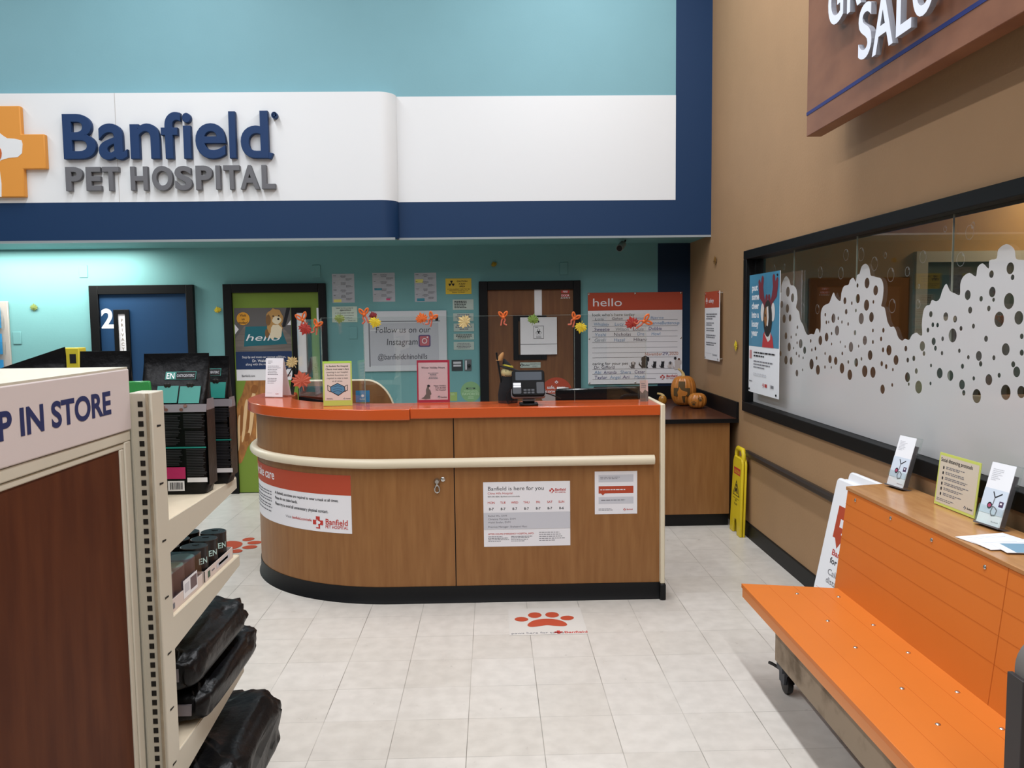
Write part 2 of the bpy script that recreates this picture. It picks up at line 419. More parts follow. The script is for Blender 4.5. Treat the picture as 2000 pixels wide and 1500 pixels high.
MB().tube([(xr3 - .06, YD - .004, 1.0), (xr3 - .06, YD - .06, 1.0), (xr3 - .17, YD - .06, 1.0)], .011, STEEL).build('door_handle', d3, smooth=40)

# ------------------------------------------------------------------ window in the right wall, etched with foam and bubbles
win = sroot('window_1', (XR, (WY0 + WY1) / 2, .955))
f = MB(); y0, y1 = WY0 - .07, 6.28
FR0, FR1 = XR - .022, XR + .13
f.box(FR0, y0, .955, FR1, y1, WZ0, BLACK); f.box(FR0, y0, WZ1, FR1, y1, 2.18, BLACK); f.box(FR0, WY1, WZ0, FR1, y1, WZ1, BLACK); f.box(FR0, y0, WZ0, FR1, WY0, WZ1, BLACK)
f.build('window_frame', win, bevel=.004)
XG = XR + .045
joints = [on(px, 560, X=XG).y for px in (1549, 1671, 1857)]
ed = [WY1] + joints + [WY0]
for i in range(4):
    MB().box(XG, ed[i + 1] + .002, WZ0, XG + .01, ed[i] - .002, WZ1, GLASS).build('pane', win)
SEAL = mat('pane_joint', '#a5a396', .4)
for j in joints: MB().box(XG + .001, j - .0012, WZ0, XG + .009, j + .0012, WZ1, SEAL).build('pane_joint', win)
def cw(cx, cy):                       # a spot of the glass
    p = on(1440 + cx / 3.125, 380 + cy / 3.125, X=XG); return (p.y, p.z)
outl = [(75, 515), (180, 520), (262, 600), (270, 560), (283, 520), (300, 498), (318, 520), (327, 552), (345, 556), (362, 580), (368, 640), (360, 690), (378, 715), (386, 765), (402, 795), (414, 830), (430, 857), (452, 850), (470, 852), (482, 820), (496, 822), (506, 846), (511, 800), (511, 725), (524, 685), (545, 670), (563, 660), (578, 620), (590, 598), (603, 628), (630, 650), (637, 600), (652, 560), (680, 550), (690, 522), (710, 508), (724, 532), (733, 492), (748, 482), (760, 440), (785, 422), (806, 445), (815, 492), (832, 498), (850, 504), (880, 515), (894, 565), (888, 640), (880, 680), (900, 690), (911, 740), (918, 775), (936, 808), (955, 806), (970, 830), (984, 872), (1008, 892), (1025, 880), (1050, 887), (1068, 857), (1095, 843), (1112, 857), (1130, 856), (1128, 790), (1138, 710), (1157, 678), (1177, 672), (1190, 643), (1215, 652), (1237, 635), (1255, 580), (1278, 545), (1300, 588), (1330, 603), (1360, 612), (1363, 545), (1382, 500), (1420, 478), (1458, 500), (1468, 445), (1500, 420), (1536, 452), (1541, 402), (1584, 390), (1595, 335), (1645, 302), (1692, 332), (1704, 392), (1752, 400), (1800, 420), (1850, 500), (1900, 480)]
pts = [cw(*p) for p in outl]
yy = pts[-1][0]
while yy > WY0 + .25:
    yy -= .12; pts += [(yy + .06, 1.66 + .1 * math.sin(yy * 9)), (yy, 1.6 + .1 * math.sin(yy * 9))]
pts = [(WY1 - .002, pts[0][1])] + spline(pts[1:], 3, False) + [(WY0 + .01, pts[-1][1]), (WY0 + .01, WZ0 + .002), (WY1 - .002, WZ0 + .002)]
BUB = '310,593,32 339,630,28 273,670,23 307,695,28 287,758,28 323,753,23 298,862,22 318,930,28 388,910,30 412,950,24 298,1010,28 330,1015,26 365,1090,22 454,1035,34 493,1070,32 508,890,30 546,870,28 567,1005,26 602,1015,26 610,830,32 588,755,30 640,1060,34 688,1100,34 658,648,22 737,635,30 735,555,14 793,540,34 846,585,32 790,675,36 758,757,36 820,748,32 700,663,12 720,843,17 780,890,30 695,930,32 666,715,18 812,980,32 727,1025,28 779,1078,38 829,1085,36 888,1188,30 893,828,16 879,881,15 927,950,34 970,1010,32 947,1162,12 1030,940,18 1079,1000,18 1042,1010,16 1040,1115,32 1048,1157,14 1094,1077,18 1108,1175,42 1131,925,32 1141,970,16 1200,896,24 1211,938,16 1183,730,20 1165,827,16 1195,795,16 1224,797,15 1274,745,28 1331,760,22 1316,860,45 1255,880,15 1367,817,16 1357,953,14 1412,993,14 1237,1090,34 1302,1105,34 1376,1048,17 1373,1160,32 1384,1210,18 1463,1230,46 1408,613,32 1423,705,22 1490,636,18 1553,486,24 1558,595,34 1566,642,14 1660,650,52 1600,762,50 1720,752,44 1537,695,18 1520,880,20 1443,803,16 1476,985,32 1487,1033,18 1568,996,16 1640,945,40 1537,1130,36 1600,1103,16 1445,1122,14 1640,1207,50 1686,1036,20 1707,1082,42 1668,450,38 1682,505,18 1738,865,18 1738,965,20 1735,1205,40 538,733,12 618,755,12 545,780,12 559,778,9 577,848,11 640,778,11 678,790,12 577,912,9 631,900,9 660,928,9 742,925,10 829,830,12 829,900,13 891,948,16 883,1032,17 910,1050,16 951,1068,11 832,655,12 725,708,12 536,1053,11 537,970,10 485,998,12 478,940,13 456,948,11 449,893,12 368,810,12 330,870,10 360,855,10 366,905,10 362,970,11 378,985,11 403,997,9 345,937,8 642,970,12 679,1022,12 759,1003,12 1251,968,14 1184,1043,12 1181,1153,12 400,1070,9 265,970,18 575,1055,9'
holes = []
for s_ in BUB.split():
    cx, cy, ry = map(float, s_.split(','))
    y, z = cw(cx, cy); r = (ry / 3.125) * y / FPX * .96
    for (y2, z2, r2) in holes:
        d_ = math.hypot(y - y2, z - z2)
        if d_ < r + r2 + .003: r = d_ - r2 - .003
    if r > .003: holes.append((y, z, r))
# further foam towards the near end, past the frame
while len(holes) < 300:
    if rnd.random() < .004: break
    y = rnd.uniform(WY0 + .1, 2.95); z = rnd.uniform(1.2, 1.55); r = rnd.uniform(.01, .05)
    if all(math.hypot(y - a, z - b) > r + c + .01 for a, b, c in holes): holes.append((y, z, r))
def filled(outer, holes_, name, m, parent, fn):
    cu = bpy.data.curves.new('f', 'CURVE'); cu.dimensions = '2D'; cu.fill_mode = 'BOTH'
    for pl in [outer] + holes_:
        sp = cu.splines.new('POLY'); sp.points.add(len(pl) - 1); sp.use_cyclic_u = True
        for p, c in zip(sp.points, pl): p.co = (c[0], c[1], 0, 1)
    o_ = bpy.data.objects.new('f', cu); COL.objects.link(o_); bpy.context.view_layer.update()
    e = o_.evaluated_get(bpy.context.evaluated_depsgraph_get()); me = e.to_mesh()
    mb = MB().add([fn(v.co.x, v.co.y, 0) for v in me.vertices], [tuple(p.vertices) for p in me.polygons], m)
    e.to_mesh_clear(); bpy.data.objects.remove(o_); bpy.data.curves.remove(cu)
    return mb.build(name, parent)
XFm = XG - .0012
filled(pts, [ell(y, z, r, n=18) for y, z, r in holes], 'etched_film', FROST, win, lambda a, b, d: (XFm - d, a, b))
# faint ring-shaped bubbles rising above the foam
rg = MB()
for s_ in '665,368,36 757,365,42 838,423,44 508,475,36 634,480,38 938,490,44 947,680,44 1135,380,40 1365,395,45 1105,668,28 1420,230,46 1440,185,20 1270,210,20 905,370,20 1110,560,14 340,500,36 490,700,30 400,690,28 225,455,28 288,440,18 395,540,20 1040,470,30'.split():
    cx, cy, ry = map(float, s_.split(',')); y, z = cw(cx, cy); r = ry / 3.125 * y / FPX
    for a0_, a1_, k in ((0, 2 * PI, .0035), (.5, 1.2, .012)):
        N_ = 28
        i_ = [(y - (r - k) * math.cos(a0_ + (a1_ - a0_) * j / N_), z + (r - k) * math.sin(a0_ + (a1_ - a0_) * j / N_)) for j in range(N_ + 1)]
        o_ = [(y - r * .99 * math.cos(a0_ + (a1_ - a0_) * j / N_), z + r * .99 * math.sin(a0_ + (a1_ - a0_) * j / N_)) for j in range(N_ + 1)]
        vs = [(XFm, *p) for p in i_] + [(XFm, *p) for p in o_]
        rg.add(vs, [(j, j + 1, N_ + 2 + j, N_ + 1 + j) for j in range(N_)], RING)
rg.build('bubble_film', win)

# the salon room behind the glass
S_TAN = mat('salon_tan', '#a57f4d', .6, .3, var=.05)
sr = MB()
struct('wall_salon_far', MB().box(XR + .14, 6.95, 0, 5.2, 7.1, 3.0, S_TAN))
struct('wall_salon_side', MB().box(5.1, 0, 0, 5.2, 6.95, 3.0, S_TAN))
struct('ceiling_salon', MB().box(XR + .14, -.2, 3.0, 5.2, 7.1, 3.1, mat('salon_ceiling', '#c9c4b8', .7)))
def ps(px, py): p = on(px, py, Y=6.95); return p.x, p.z
dx0, dz1 = ps(1578, 545); dx1, _ = ps(1772, 545)
struct('door_4', MB().box(dx0, 6.92, 0, dx1, 6.95, dz1, mat('salon_door_wood', '#8f5f30', .5, .4)))
w2 = sroot('window_2', (ps(1900, 490)[0], 6.95, 1.0))
wx0, wz1 = ps(1785, 492); SFR = mat('salon_window_frame', '#b5ad9c', .5)
f = MB(); f.box(wx0, 6.90, .9, wx0 + .1, 6.95, wz1, SFR); f.box(wx0 + .1, 6.90, wz1 - .09, 5.1, 6.95, wz1, SFR); f.box(wx0 + .1, 6.90, 1.62, wx0 + .35, 6.95, 1.66, SFR); f.box(wx0 + .1, 6.90, .9, 5.1, 6.95, .98, SFR)
f.build('window_frame', w2)
MB().box(wx0 + .1, 6.93, .98, 5.1, 6.94, wz1 - .09, mat('dim_pane', '#4a4632', .3, .4)).build('pane', w2)
MB().box(wx0 + .1, 6.91, wz1 - .32, 5.1, 6.928, wz1 - .2, mat('dark_header', '#1d1f1e', .5)).build('header_bar', w2)
# ------------------------------------------------------------------ printed sheets
class Sheet:
    """a sheet, sign or board: local x right, z up, front towards -y, origin at the bottom centre"""
    def __init__(s, name, label, cat, w, h, t=.001, base=None, group=None, part='sheet', poly=None, bevel=0):
        s.w, s.h, s.k = w, h, 0
        s.root = thing(name, label, cat, (0, 0, 0), group); ORG[s.root.name] = Vector((0, 0, 0))
        s.parts = {}; s.lay = {}; s.cnt = {}
        s.base = MB()
        pl = poly or [(-w / 2, 0), (w / 2, 0), (w / 2, h), (-w / 2, h)]
        s.base.prism(pl, lambda a, b, d: (a, d, b), 0, t, base or WHITE)
        s.bname = part; s.bev = bevel
    def P(s, part):
        if part not in s.parts: s.parts[part] = MB(); s.k += 1; s.lay[part] = s.k
        return s.parts[part]
    def fn(s, part, extra=0):
        c_ = s.cnt[part] = s.cnt.get(part, 0) + 1
        y = -.0005 * s.lay[part] - .00025 * extra - 3e-6 * (c_ % 70)
        return lambda a, b, d: (a - s.w / 2, y, s.h - b)
    def U(s, u, v): return u * s.w, v * s.h
    def rect(s, part, u0, v0, u1, v1, m, e=0):
        p = s.P(part); a, b = s.U(u0, v0); c, d = s.U(u1, v1)
        p.flat([(a, d), (c, d), (c, b), (a, b)], s.fn(part, e), 0, m); return s
    def poly(s, part, pts, m, e=0):
        p = s.P(part); p.flat([s.U(*q) for q in pts], s.fn(part, e), 0, m); return s
    def disc(s, part, u, v, r, m, e=0, ry=None, rot=0, n=24):     # r as a share of the width, true circle
        p = s.P(part); a, b = s.U(u, v); p.flat(ell(a, b, r * s.w, (ry or r) * s.w, n, rot), s.fn(part, e), 0, m); return s
    def text(s, part, body, u, v, size, m, align='L', bold=0, sx=1.0, e=0, maxw=None, shear=0):
        p = s.P(part); a, b = s.U(u, v); h = size * s.h
        if maxw:
            w = sum(GLY[bold][c][2] for c in body) * h; sx = maxw * s.w / w
        f = s.fn(part, e)
        p.text(body, lambda x, y, d: f(x, b - (y - b), d), a, b, h, m, 0, align, bold, sx, shear); return s
    def lines(s, part, u0, u1, v0, v1, n, m, th=.45, align='L', seed=1, fill=.85, e=0):
        r = random.Random(seed); step = (v1 - v0) / max(n, 1)
        for i in range(n):
            ln = (u1 - u0) * (r.uniform(fill - .25, 1) if i < n - 1 else r.uniform(.4, .8))
            a = u0 if align == 'L' else (u0 + u1 - ln) / 2
            x = a
            while x < a + ln:
                w = min(r.uniform(.03, .09) * (u1 - u0) * 1.6, a + ln - x)
                s.rect(part, x, v0 + i * step, x + w, v0 + i * step + step * th, m, e); x += w + .014 * (u1 - u0) * 1.6
        return s
    def logo(s, part, u, v, size, m, dog, e=0):
        p = s.P(part); a, b = s.U(u, v); f = s.fn(part, e); g = s.fn(part, e + 1); k = size * s.h
        p.flat([(a + x * k, b - y * k) for x, y in CROSS], f, 0, m)
        p.flat([(a + x * k, b - y * k) for x, y in [(p * .72, q * .78 - .02) for p, q in DOGHEAD]], g, 0, dog); return s
    def pins(s, uv, r=.006, m=None, name='screw'):
        for u, v in uv:
            a, b = s.U(u, v)
            MB().lathe([(r * .4, 0), (r, .0), (r, .004), (r * .5, .007)], (a - s.w / 2, -.0015, s.h - b), m or STEEL, 10, lambda p: Vector((p.x, -p.z, p.y))).build(name, s.root, smooth=50)
        return s
    def place(s, loc, rz=0.0, tilt=0.0):
        s.base.build(s.bname, s.root, bevel=s.bev)
        for k, mb in s.parts.items(): mb.build(k.split('#')[0], s.root, fixn=False)
        s.root.location = loc; s.root.rotation_euler = (tilt, 0, rz); return s.root
def span(x0, y0, x1, y1, plane):
    """size and bottom centre of a sheet seen between two pixel corners on a wall plane"""
    p, q = on(x0, y0, **plane), on(x1, y1, **plane)
    horiz = 'x' if 'Y' in plane else 'y'
    w = abs(getattr(q, horiz) - getattr(p, horiz)); return w, p.z - q.z, (p + q) / 2, q.z
def wall_sheet(name, label, cat, x0, y0, x1, y1, t=.001, base=None, group=None, wall='back', off=0.0, **k):
    if wall == 'back': yb = YB - off; pl = {'Y': yb - t}; rz = 0
    elif wall == 'door': yb = YD - off; pl = {'Y': yb - t}; rz = 0
    elif wall == 'front': yb = YC - off - .0006; pl = {'Y': yb - t}; rz = 0
    elif wall == 'right': yb = XR - off; pl = {'X': yb - t}; rz = -PI / 2
    w, h, c, z = span(x0, y0, x1, y1, pl)
    s = Sheet(name, label, cat, w, h, t, base, group, **k)
    s.at = ((c.x, yb - t, z), 0) if rz == 0 else ((yb - t, c.y, z), rz)
    return s
def done(s): return s.place(s.at[0], s.at[1])
YC = 4.79          # face of the reception counter

# licences in a row
LIC = 'licence papers taped high on the teal wall'
YEL = mat('highlighter_yellow', '#e3dc7c', .6); PNK = mat('highlighter_pink', '#d6457d', .6); TLB = mat('teal_stamp', '#3f8fa3', .6); AGED = mat('aged_paper', '#b4b7bf', .7)
for (x0, y0, x1, y1, lab, marks) in (
        (648, 535, 693, 591, 'licence paper left of its two mates, one yellow highlight at its foot', [(.05, .88, .4, .98, YEL)]),
        (727, 533, 772, 589, 'licence paper in the middle of three, blue and pink stamps on it', [(.08, .53, .42, .6, TLB), (.6, .88, .78, .95, PNK)]),
        (809, 533, 853, 589, 'licence paper right of its two mates, teal stamp at its lower left', [(.05, .22, .4, .34, YEL), (.1, .88, .45, .98, TLB)])):
    s = wall_sheet('licence_paper', lab, 'paper', x0, y0, x1, y1, .001, AGED, LIC)
    for a, b, c, d, m in marks: s.rect('marking', a, b, c, d, m)
    for j, v in enumerate((.06, .3, .55, .74)):
        s.lines('lettering', .35, .65, v, v + .1, 3, GREYINK, seed=j + x0, align='C'); s.lines('lettering', .62, .95, v + .1, v + .18, 4, GREYINK, seed=j * 3 + x0); s.lines('lettering', .06, .4, v + .1, v + .16, 2, LGREY, seed=j + 9)
        s.lines('lettering', .06, .24, v, v + .03, 1, INK, seed=j)
    done(s)
# yellow radiation sign
s = wall_sheet('warning_sign', 'yellow x-ray caution sign with black trefoil beside the brown door', 'sign', 870, 544, 921, 574, .004, mat('sign_yellow', '#d9b93c', .5), bevel=.0015)
tx, ty = .23, .33
for k in range(3):
    a0 = math.radians(90 + 120 * k - 30)
    arc = [(tx + .022 * math.cos(a0 + i * PI / 18) , ty + .022 * s.w / s.h * math.sin(a0 + i * PI / 18)) for i in range(7)] + [(tx + .115 * math.cos(a0 + (6 - i) * PI / 18), ty + .115 * s.w / s.h * math.sin(a0 + (6 - i) * PI / 18)) for i in range(7)]
    s.poly('trefoil', [(u, 2 * ty - v) for u, v in arc], INK)
s.disc('trefoil', tx, ty, .018, INK)
for j, tt in enumerate(('CAUTION', 'X-RAY', 'AREA')): s.text('lettering', tt, .64, .24 + .16 * j, .15, INK, 'C', 1)
for j, tt in enumerate(('IF YOU SUSPECT YOU MAY BE', 'PREGNANT PLEASE TELL US', 'PRIOR TO EXAM')): s.text('lettering', tt, .5, .72 + .1 * j, .085, INK, 'C', 1, maxw=(.86, .72, .5)[j])
done(s)
# five small plaques under it
PLQ = mat('plaque_grey', '#aebcb4', .5)
for i, (x0, y0, x1, y1, lab, nl) in enumerate(((884, 585, 925, 605, 'small white plaque, topmost of five stacked beside the brown door', 5), (885, 612, 925, 627, 'small plaque behind the cream leaf, second from the top of five', 3), (886, 632, 926, 647, 'small plaque in the middle of the column of five', 3), (886, 652, 926, 663, 'shallowest small plaque, fourth of the column of five', 3), (886, 668, 926, 683, 'small plaque at the bottom of the column of five', 4))):
    s = wall_sheet('wall_plaque', lab, 'plaque', x0, y0, x1, y1, .004, PLQ, 'small white plaques beside the brown door', poly=None)
    s.lines('lettering', .08, .92, .14, .9, nl, INK if i in (0, 3) else GREYINK, .5, seed=i + 3, align='L' if i == 0 else 'C'); done(s)
s = wall_sheet('wall_plaque', 'white thank you plaque with an olive leaf in front, right of the green door', 'plaque', 648, 599, 698, 629, .004, mat('plaque_white', '#c4d2c4', .5))
s.text('lettering', 'THANK YOU FOR COMING TO', .5, .14, .11, INK, 'C', 1, maxw=.7); s.text('lettering', 'BANFIELD', .58, .28, .13, INK, 'C', 1); s.logo('lettering', .36, .25, .13, INK, PLQ)
s.text('lettering', 'IF YOU ENJOYED YOUR VISIT', .5, .45, .1, INK, 'C', maxw=.75); s.text('lettering', 'PLEASE TELL YOUR FRIENDS', .5, .6, .1, INK, 'C', maxw=.72); s.text('lettering', 'IF NOT, HELP US IMPROVE.', .5, .76, .1, INK, 'C', maxw=.6); s.text('lettering', 'Thank you!', .93, .93, .11, INK, 'R', maxw=.3); done(s)
# painted-over blank plates
for (x, y, lab) in ((618, 530, 'teal painted blank plate above right of the green door'), (690, 650, 'teal painted blank plate left of the whiteboard'), (1101, 525, 'teal painted blank plate above the brown door'), (34, 660, 'teal painted blank plate beside the brochure rack'), (163, 530, 'teal painted blank plate up left of the blue door')):
    p = on(x, y, Y=YB); mb = MB().box(p.x - .04, YB - .007, p.z - .06, p.x + .04, YB - .0005, p.z + .06, W_LOW)
    one('blank_plate', mb, lab, 'cover plate', 'painted blank plates on the teal wall', bevel=.004)
# whiteboard
s = wall_sheet('whiteboard', 'white framed whiteboard with a handwritten invitation', 'whiteboard', 709, 608, 874, 724, .02, mat('board_frame', '#c9cdd2', .4), part='frame', bevel=.006)
BRD = mat('board_grey', '#b9bbc2', .25, .5)
s.rect('writing_surface', .075, .2, .9, .9, BRD); s.rect('writing_surface', .06, .17, .075, .92, GREYINK)
s.rect('writing_surface', .06, .165, .92, .18, GREYINK)
s.rect('writing_surface', .865, .11, .9, .17, BLK, 1)
MK = mat('dry_marker', '#33353d', .6)
s.text('handwriting', 'Follow us on our', .14, .36, .14, MK, maxw=.66, shear=.1); s.text('handwriting', 'Instagram', .27, .56, .15, MK, maxw=.38, shear=.1); s.text('handwriting', '@banfieldchinohills', .16, .8, .13, MK, maxw=.6, shear=.1)
pu, pv = .73, .5
IGP = mat('drawn_purple', '#5b4a74', .5); IGR = mat('drawn_pink', '#b9636b', .5)
rr_ = lambda k, q: [(pu + a, pv + b * s.w / s.h) for a, b in rrect(-k, -k, k, k, q)]
s.poly('drawing', rr_(.072, .02), IGP); s.poly('drawing', rr_(.058, .016), IGR, 1); s.disc('drawing', pu, pv, .032, WHITE, 2); s.disc('drawing', pu, pv, .024, IGR, 3); s.disc('drawing', pu + .035, pv - .06, .008, WHITE, 2)
done(s)
# greeting board
s = wall_sheet('greeting_board', 'large hello board with coral header and handwritten names', 'sign board', 1148, 572, 1332, 748, .012, WHITE, off=.008, part='panel')
s.rect('header_band', 0, 0, 1, .195, REDO); s.text('header_lettering', 'hello', .045, .148, .125, WHITE, maxw=.32)
s.text('lettering', "look who's here today", .045, .255, .044, INK, maxw=.45, bold=0)
for v in (.3, .365, .42, .48, .54, .6, .655, .708): s.rect('lettering', .045, v, .95, v + .0035, GREYINK)
PUR = mat('marker_purple', '#4a3e78', .6); MBL = mat('marker_blue', '#6f93b8', .6); MDK = mat('marker_dark', '#3a3550', .6); MGR = mat('marker_grey', '#7c8792', .6); MOR = mat('marker_orange', '#b9714f', .6)
for tt, u, v, m in (('Lola', .07, .298, MGR), ('Gahan', .25, .295, MDK), ('Jimmy', .5, .293, MBL), ('Bjerne', .66, .29, MBL), ('Whiskey', .06, .36, MBL), ('Lucy', .28, .36, MBL), ('Jeanne', .64, .352, MBL), ('Buttercup', .78, .352, MBL), ('Sweetie', .065, .416, PUR), ('Wilson', .29, .416, MGR), ('Louis', .47, .416, MGR), ('Dobbie', .64, .412, PUR), ('Yoshi', .07, .475, MBL), ('Nicholas', .27, .472, MDK), ('Dre', .52, .47, MBL), ('Howl', .67, .47, MBL), ('Gimli', .065, .533, MGR), ('Hazel', .27, .533, MBL), ('Hikaru', .48, .53, MDK), ('November', .6, .693, MOR), ('29,', .785, .69, PUR), ('2020', .86, .69, MOR)):
    s.text('handwriting', tt, u, v, .036 if v < .3 else .05, m, maxw=min(.022 * len(tt) + .01, .19), shear=.08)
s.text('lettering', 'caring for your pet', .045, .79, .045, INK, maxw=.38)
for v in (.835, .89, .945): s.rect('lettering', .045, v, .95 if v < .9 else .72, v + .0035, GREYINK)
for tt, u, v, m in (('Dr. Gifford', .06, .832, MDK), ('Abi', .065, .887, MBL), ('Amanda', .165, .887, PUR), ('Shers', .34, .887, MBL), ('Cesar', .49, .885, PUR), ('Taylor', .065, .942, PUR), ('Angel', .23, .942, MBL), ('Ari', .365, .942, PUR), ('Mandi', .49, .942, MBL)):
    s.text('handwriting', tt, u, v, .05, m, maxw=min(.021 * len(tt) + .01, .22), shear=.08)
def pet(cx, base, sc, m, ears='cat', m2=None):
    a = s.w / s.h; PP = 'pet_picture#%d' % int(cx * 100)
    s.disc(PP, cx, base - sc * .42 * a, sc * .3, m, ry=sc * .42); s.disc(PP, cx + sc * .06, base - sc * .85 * a, sc * .27, m2 or m, 1)
    for k in (-1, 1):
        if ears == 'cat': s.poly(PP, [(cx + sc * (.06 + k * .26), base - sc * 1.2 * a), (cx + sc * (.06 + k * .02), base - sc * 1.05 * a), (cx + sc * (.06 + k * .27), base - sc * .85 * a)], m, 2)
        else: s.disc(PP, cx + sc * (.06 + k * .27), base - sc * .8 * a, sc * .1, m, 2, ry=sc * .22)
        s.disc(PP, cx + sc * k * .2, base - sc * .06 * a, sc * .12, m, 2, ry=sc * .07)
    s.poly(PP, [(cx - sc * .25, base), (cx - sc * .55, base - sc * .3 * a), (cx - sc * .5, base - sc * .6 * a), (cx - sc * .43, base - sc * .35 * a), (cx - sc * .2, base - sc * .15 * a)], m, 2)
GP = mat('pet_grey', '#4c4c50', .7); KP = mat('pet_black', '#202024', .7); WP = mat('pet_white', '#c5bcb8', .7); BP = mat('pet_brown', '#6d4a3c', .7)
pet(.475, .83, .065, GP, 'dog', WP); pet(.6, .828, .115, KP, 'dog'); pet(.705, .828, .06, KP); pet(.79, .828, .06, KP); pet(.87, .83, .06, WP, 'dog', GP); pet(.95, .85, .1, WP, 'dog')
s.disc('pet_picture#95', .925, .725, .014, KP, 4); s.disc('pet_picture#95', .965, .735, .012, BP, 4)
s.logo('logo', .79, .93, .05, RED, WHITE); s.text('logo', 'Banfield', .83, .93, .036, RED, bold=1, maxw=.12); s.text('logo', 'PET HOSPITAL', .83, .952, .018, RED, maxw=.12)
s.pins([(.012, .015), (.5, .012), (.985, .012), (.012, .5), (.985, .5), (.012, .985), (.5, .985)], .009); done(s)
# notice hung on the brown door and its strap
s = wall_sheet('biohazard_notice', 'white notice with a biohazard mark hung over the brown door window', 'notice', 1016, 620, 1088, 692, .003, WHITE, wall='door', off=.022)
s.rect('border_print', .36, .23, .64, .58, INK); s.rect('border_print', .37, .24, .63, .57, WHITE, 1)
for k in range(3):
    a = math.radians(90 + 120 * k); s.disc('symbol', .5 + .045 * math.cos(a), .395 - .045 * math.sin(a), .04, INK); s.disc('symbol', .5 + .052 * math.cos(a), .395 - .052 * math.sin(a), .027, WHITE, 1)
s.disc('symbol', .5, .395, .02, INK, 2)
s.lines('lettering', .4, .6, .26, .29, 1, INK); s.lines('lettering', .4, .6, .5, .56, 2, INK, seed=4, align='C'); s.rect('fold', 0, .715, 1, .725, GREYINK); s.disc('magnet', .5, .12, .022, INK); done(s)
s = wall_sheet('paper_strap', 'white strap hanging from the top of the brown door', 'strap', 1043.5, 562, 1058.5, 619, .002, WHITE, wall='door', off=.003); done(s)
s = wall_sheet('fire_door_label', 'small red and white fire door label in the top corner of the brown door', 'label', 1094, 563, 1114, 583, .001, D_BROWN, wall='door', off=.001)
s.rect('lettering', 0, 0, 1, 1, D_BROWN)
for k in range(6): s.poly('lettering', [(.05 + k * .16, .12), (.1 + k * .16, 0), (.17 + k * .16, 0), (.12 + k * .16, .12)], WHITE, 1); s.poly('lettering', [(.05 + k * .16, 1), (.1 + k * .16, .88), (.17 + k * .16, .88), (.12 + k * .16, 1)], WHITE, 1)
s.rect('lettering', .1, .2, .9, .48, RED, 1); s.rect('lettering', .1, .56, .9, .84, RED, 1); s.text('lettering', 'FIRE', .5, .42, .26, WHITE, 'C', 1, e=2); s.text('lettering', 'DOOR', .5, .79, .26, WHITE, 'C', 1, e=2); done(s)
s = wall_sheet('door_plate', 'pale rounded name plate under the brown door window', 'plate', 1016, 708, 1056, 718, .003, PLQ, wall='door', off=.001, bevel=.001)
s.logo('lettering', .08, .5, .6, INK, PLQ); s.text('lettering', 'Banfield', .16, .65, .45, INK, bold=1, maxw=.3); s.text('lettering', 'RECEPTION', .74, .45, .36, INK, 'C'); s.text('lettering', 'ONLY', .72, .85, .36, INK, 'C'); done(s)
# coral half-round decal on the brown door
cx, cz = pb(1087, 768); px0, _ = pb(1056, 768); R_ = cx - px0
s = Sheet('round_decal', 'coral and grey round decal reading safe, easy, convenient on the brown door', 'decal', 2 * R_, 2 * R_, .001, mat('decal_grey', '#a69a98', .5), poly=[(a, b + R_) for a, b in ell(0, 0, R_, n=40)])
s.P('coral_half'); f_ = s.fn('coral_half')
s.parts['coral_half'].flat([(R_ + a, R_ - b) for a, b in ell(0, 0, R_ * .999, n=30, a0=-.02, a1=PI + .02)], f_, 0, REDO)
s.text('lettering', 'safe, easy,', .5, .36, .15, WHITE, 'C', 1, maxw=.6); s.text('lettering', 'convenient', .5, .48, .14, WHITE, 'C', 1, maxw=.7); s.logo('lettering', .5, .15, .1, WHITE, REDO)
s.place((cx, YD - .002, cz - R_))
# green favourite decal, small green decal, lock label and key plate
GRD = mat('green_decal', '#83ac7c', .5); GRL = mat('pale_green_ink', '#b9d6b0', .5)
cx, cz = pb(919.5, 765, YB); R_ = .1
s = Sheet('round_decal', 'pale green round decal on the teal wall left of the brown door', 'decal', 2 * R_, 2 * R_, .001, GRD, poly=[(a, b + R_) for a, b in ell(0, 0, R_, n=36)])
s.rect('lettering', .28, .3, .72, .38, mat('dark_green_ink', '#2f4a3a', .5)); s.text('lettering', 'VOTED', .5, .37, .08, GRL, 'C', 1, e=1); s.text('lettering', 'YOUR LOCAL', .5, .5, .1, GRL, 'C', 1, maxw=.7); s.text('lettering', 'FAVORITE', .5, .67, .17, GRL, 'C', 1, maxw=.84); s.lines('lettering', .3, .7, .74, .88, 2, GRL, align='C'); s.place((cx, YB - .001, cz - R_))
s = wall_sheet('round_decal', 'small yellow green sticker low on the teal wall behind the pink hours sign', 'decal', 879, 766, 893, 783, .001, mat('lime_sticker', '#9bb56a', .5)); s.lines('lettering', .1, .9, .15, .4, 2, GRL); done(s)
s = wall_sheet('entry_label', 'small dark label beside the steel lock plate', 'label', 882, 703, 904, 724, .006, mat('label_dark', '#33383c', .5)); s.rect('lettering', .15, .16, .85, .36, LGREY); s.rect('lettering', .15, .45, .85, .62, LGREY); done(s)
s = wall_sheet('lock_plate', 'steel lock plate with a black knob left of the brown door', 'lock', 907, 702, 921, 724, .008, mat('plate_steel', '#7d858a', .35, .5, metal=.6), part='plate', bevel=.002)
s.rect('shine_strip', .1, .1, .35, .9, LGREY)
MB().sphere((.01, -.02, s.h * .45), .018, BLK).build('knob', s.root, smooth=60); done(s)
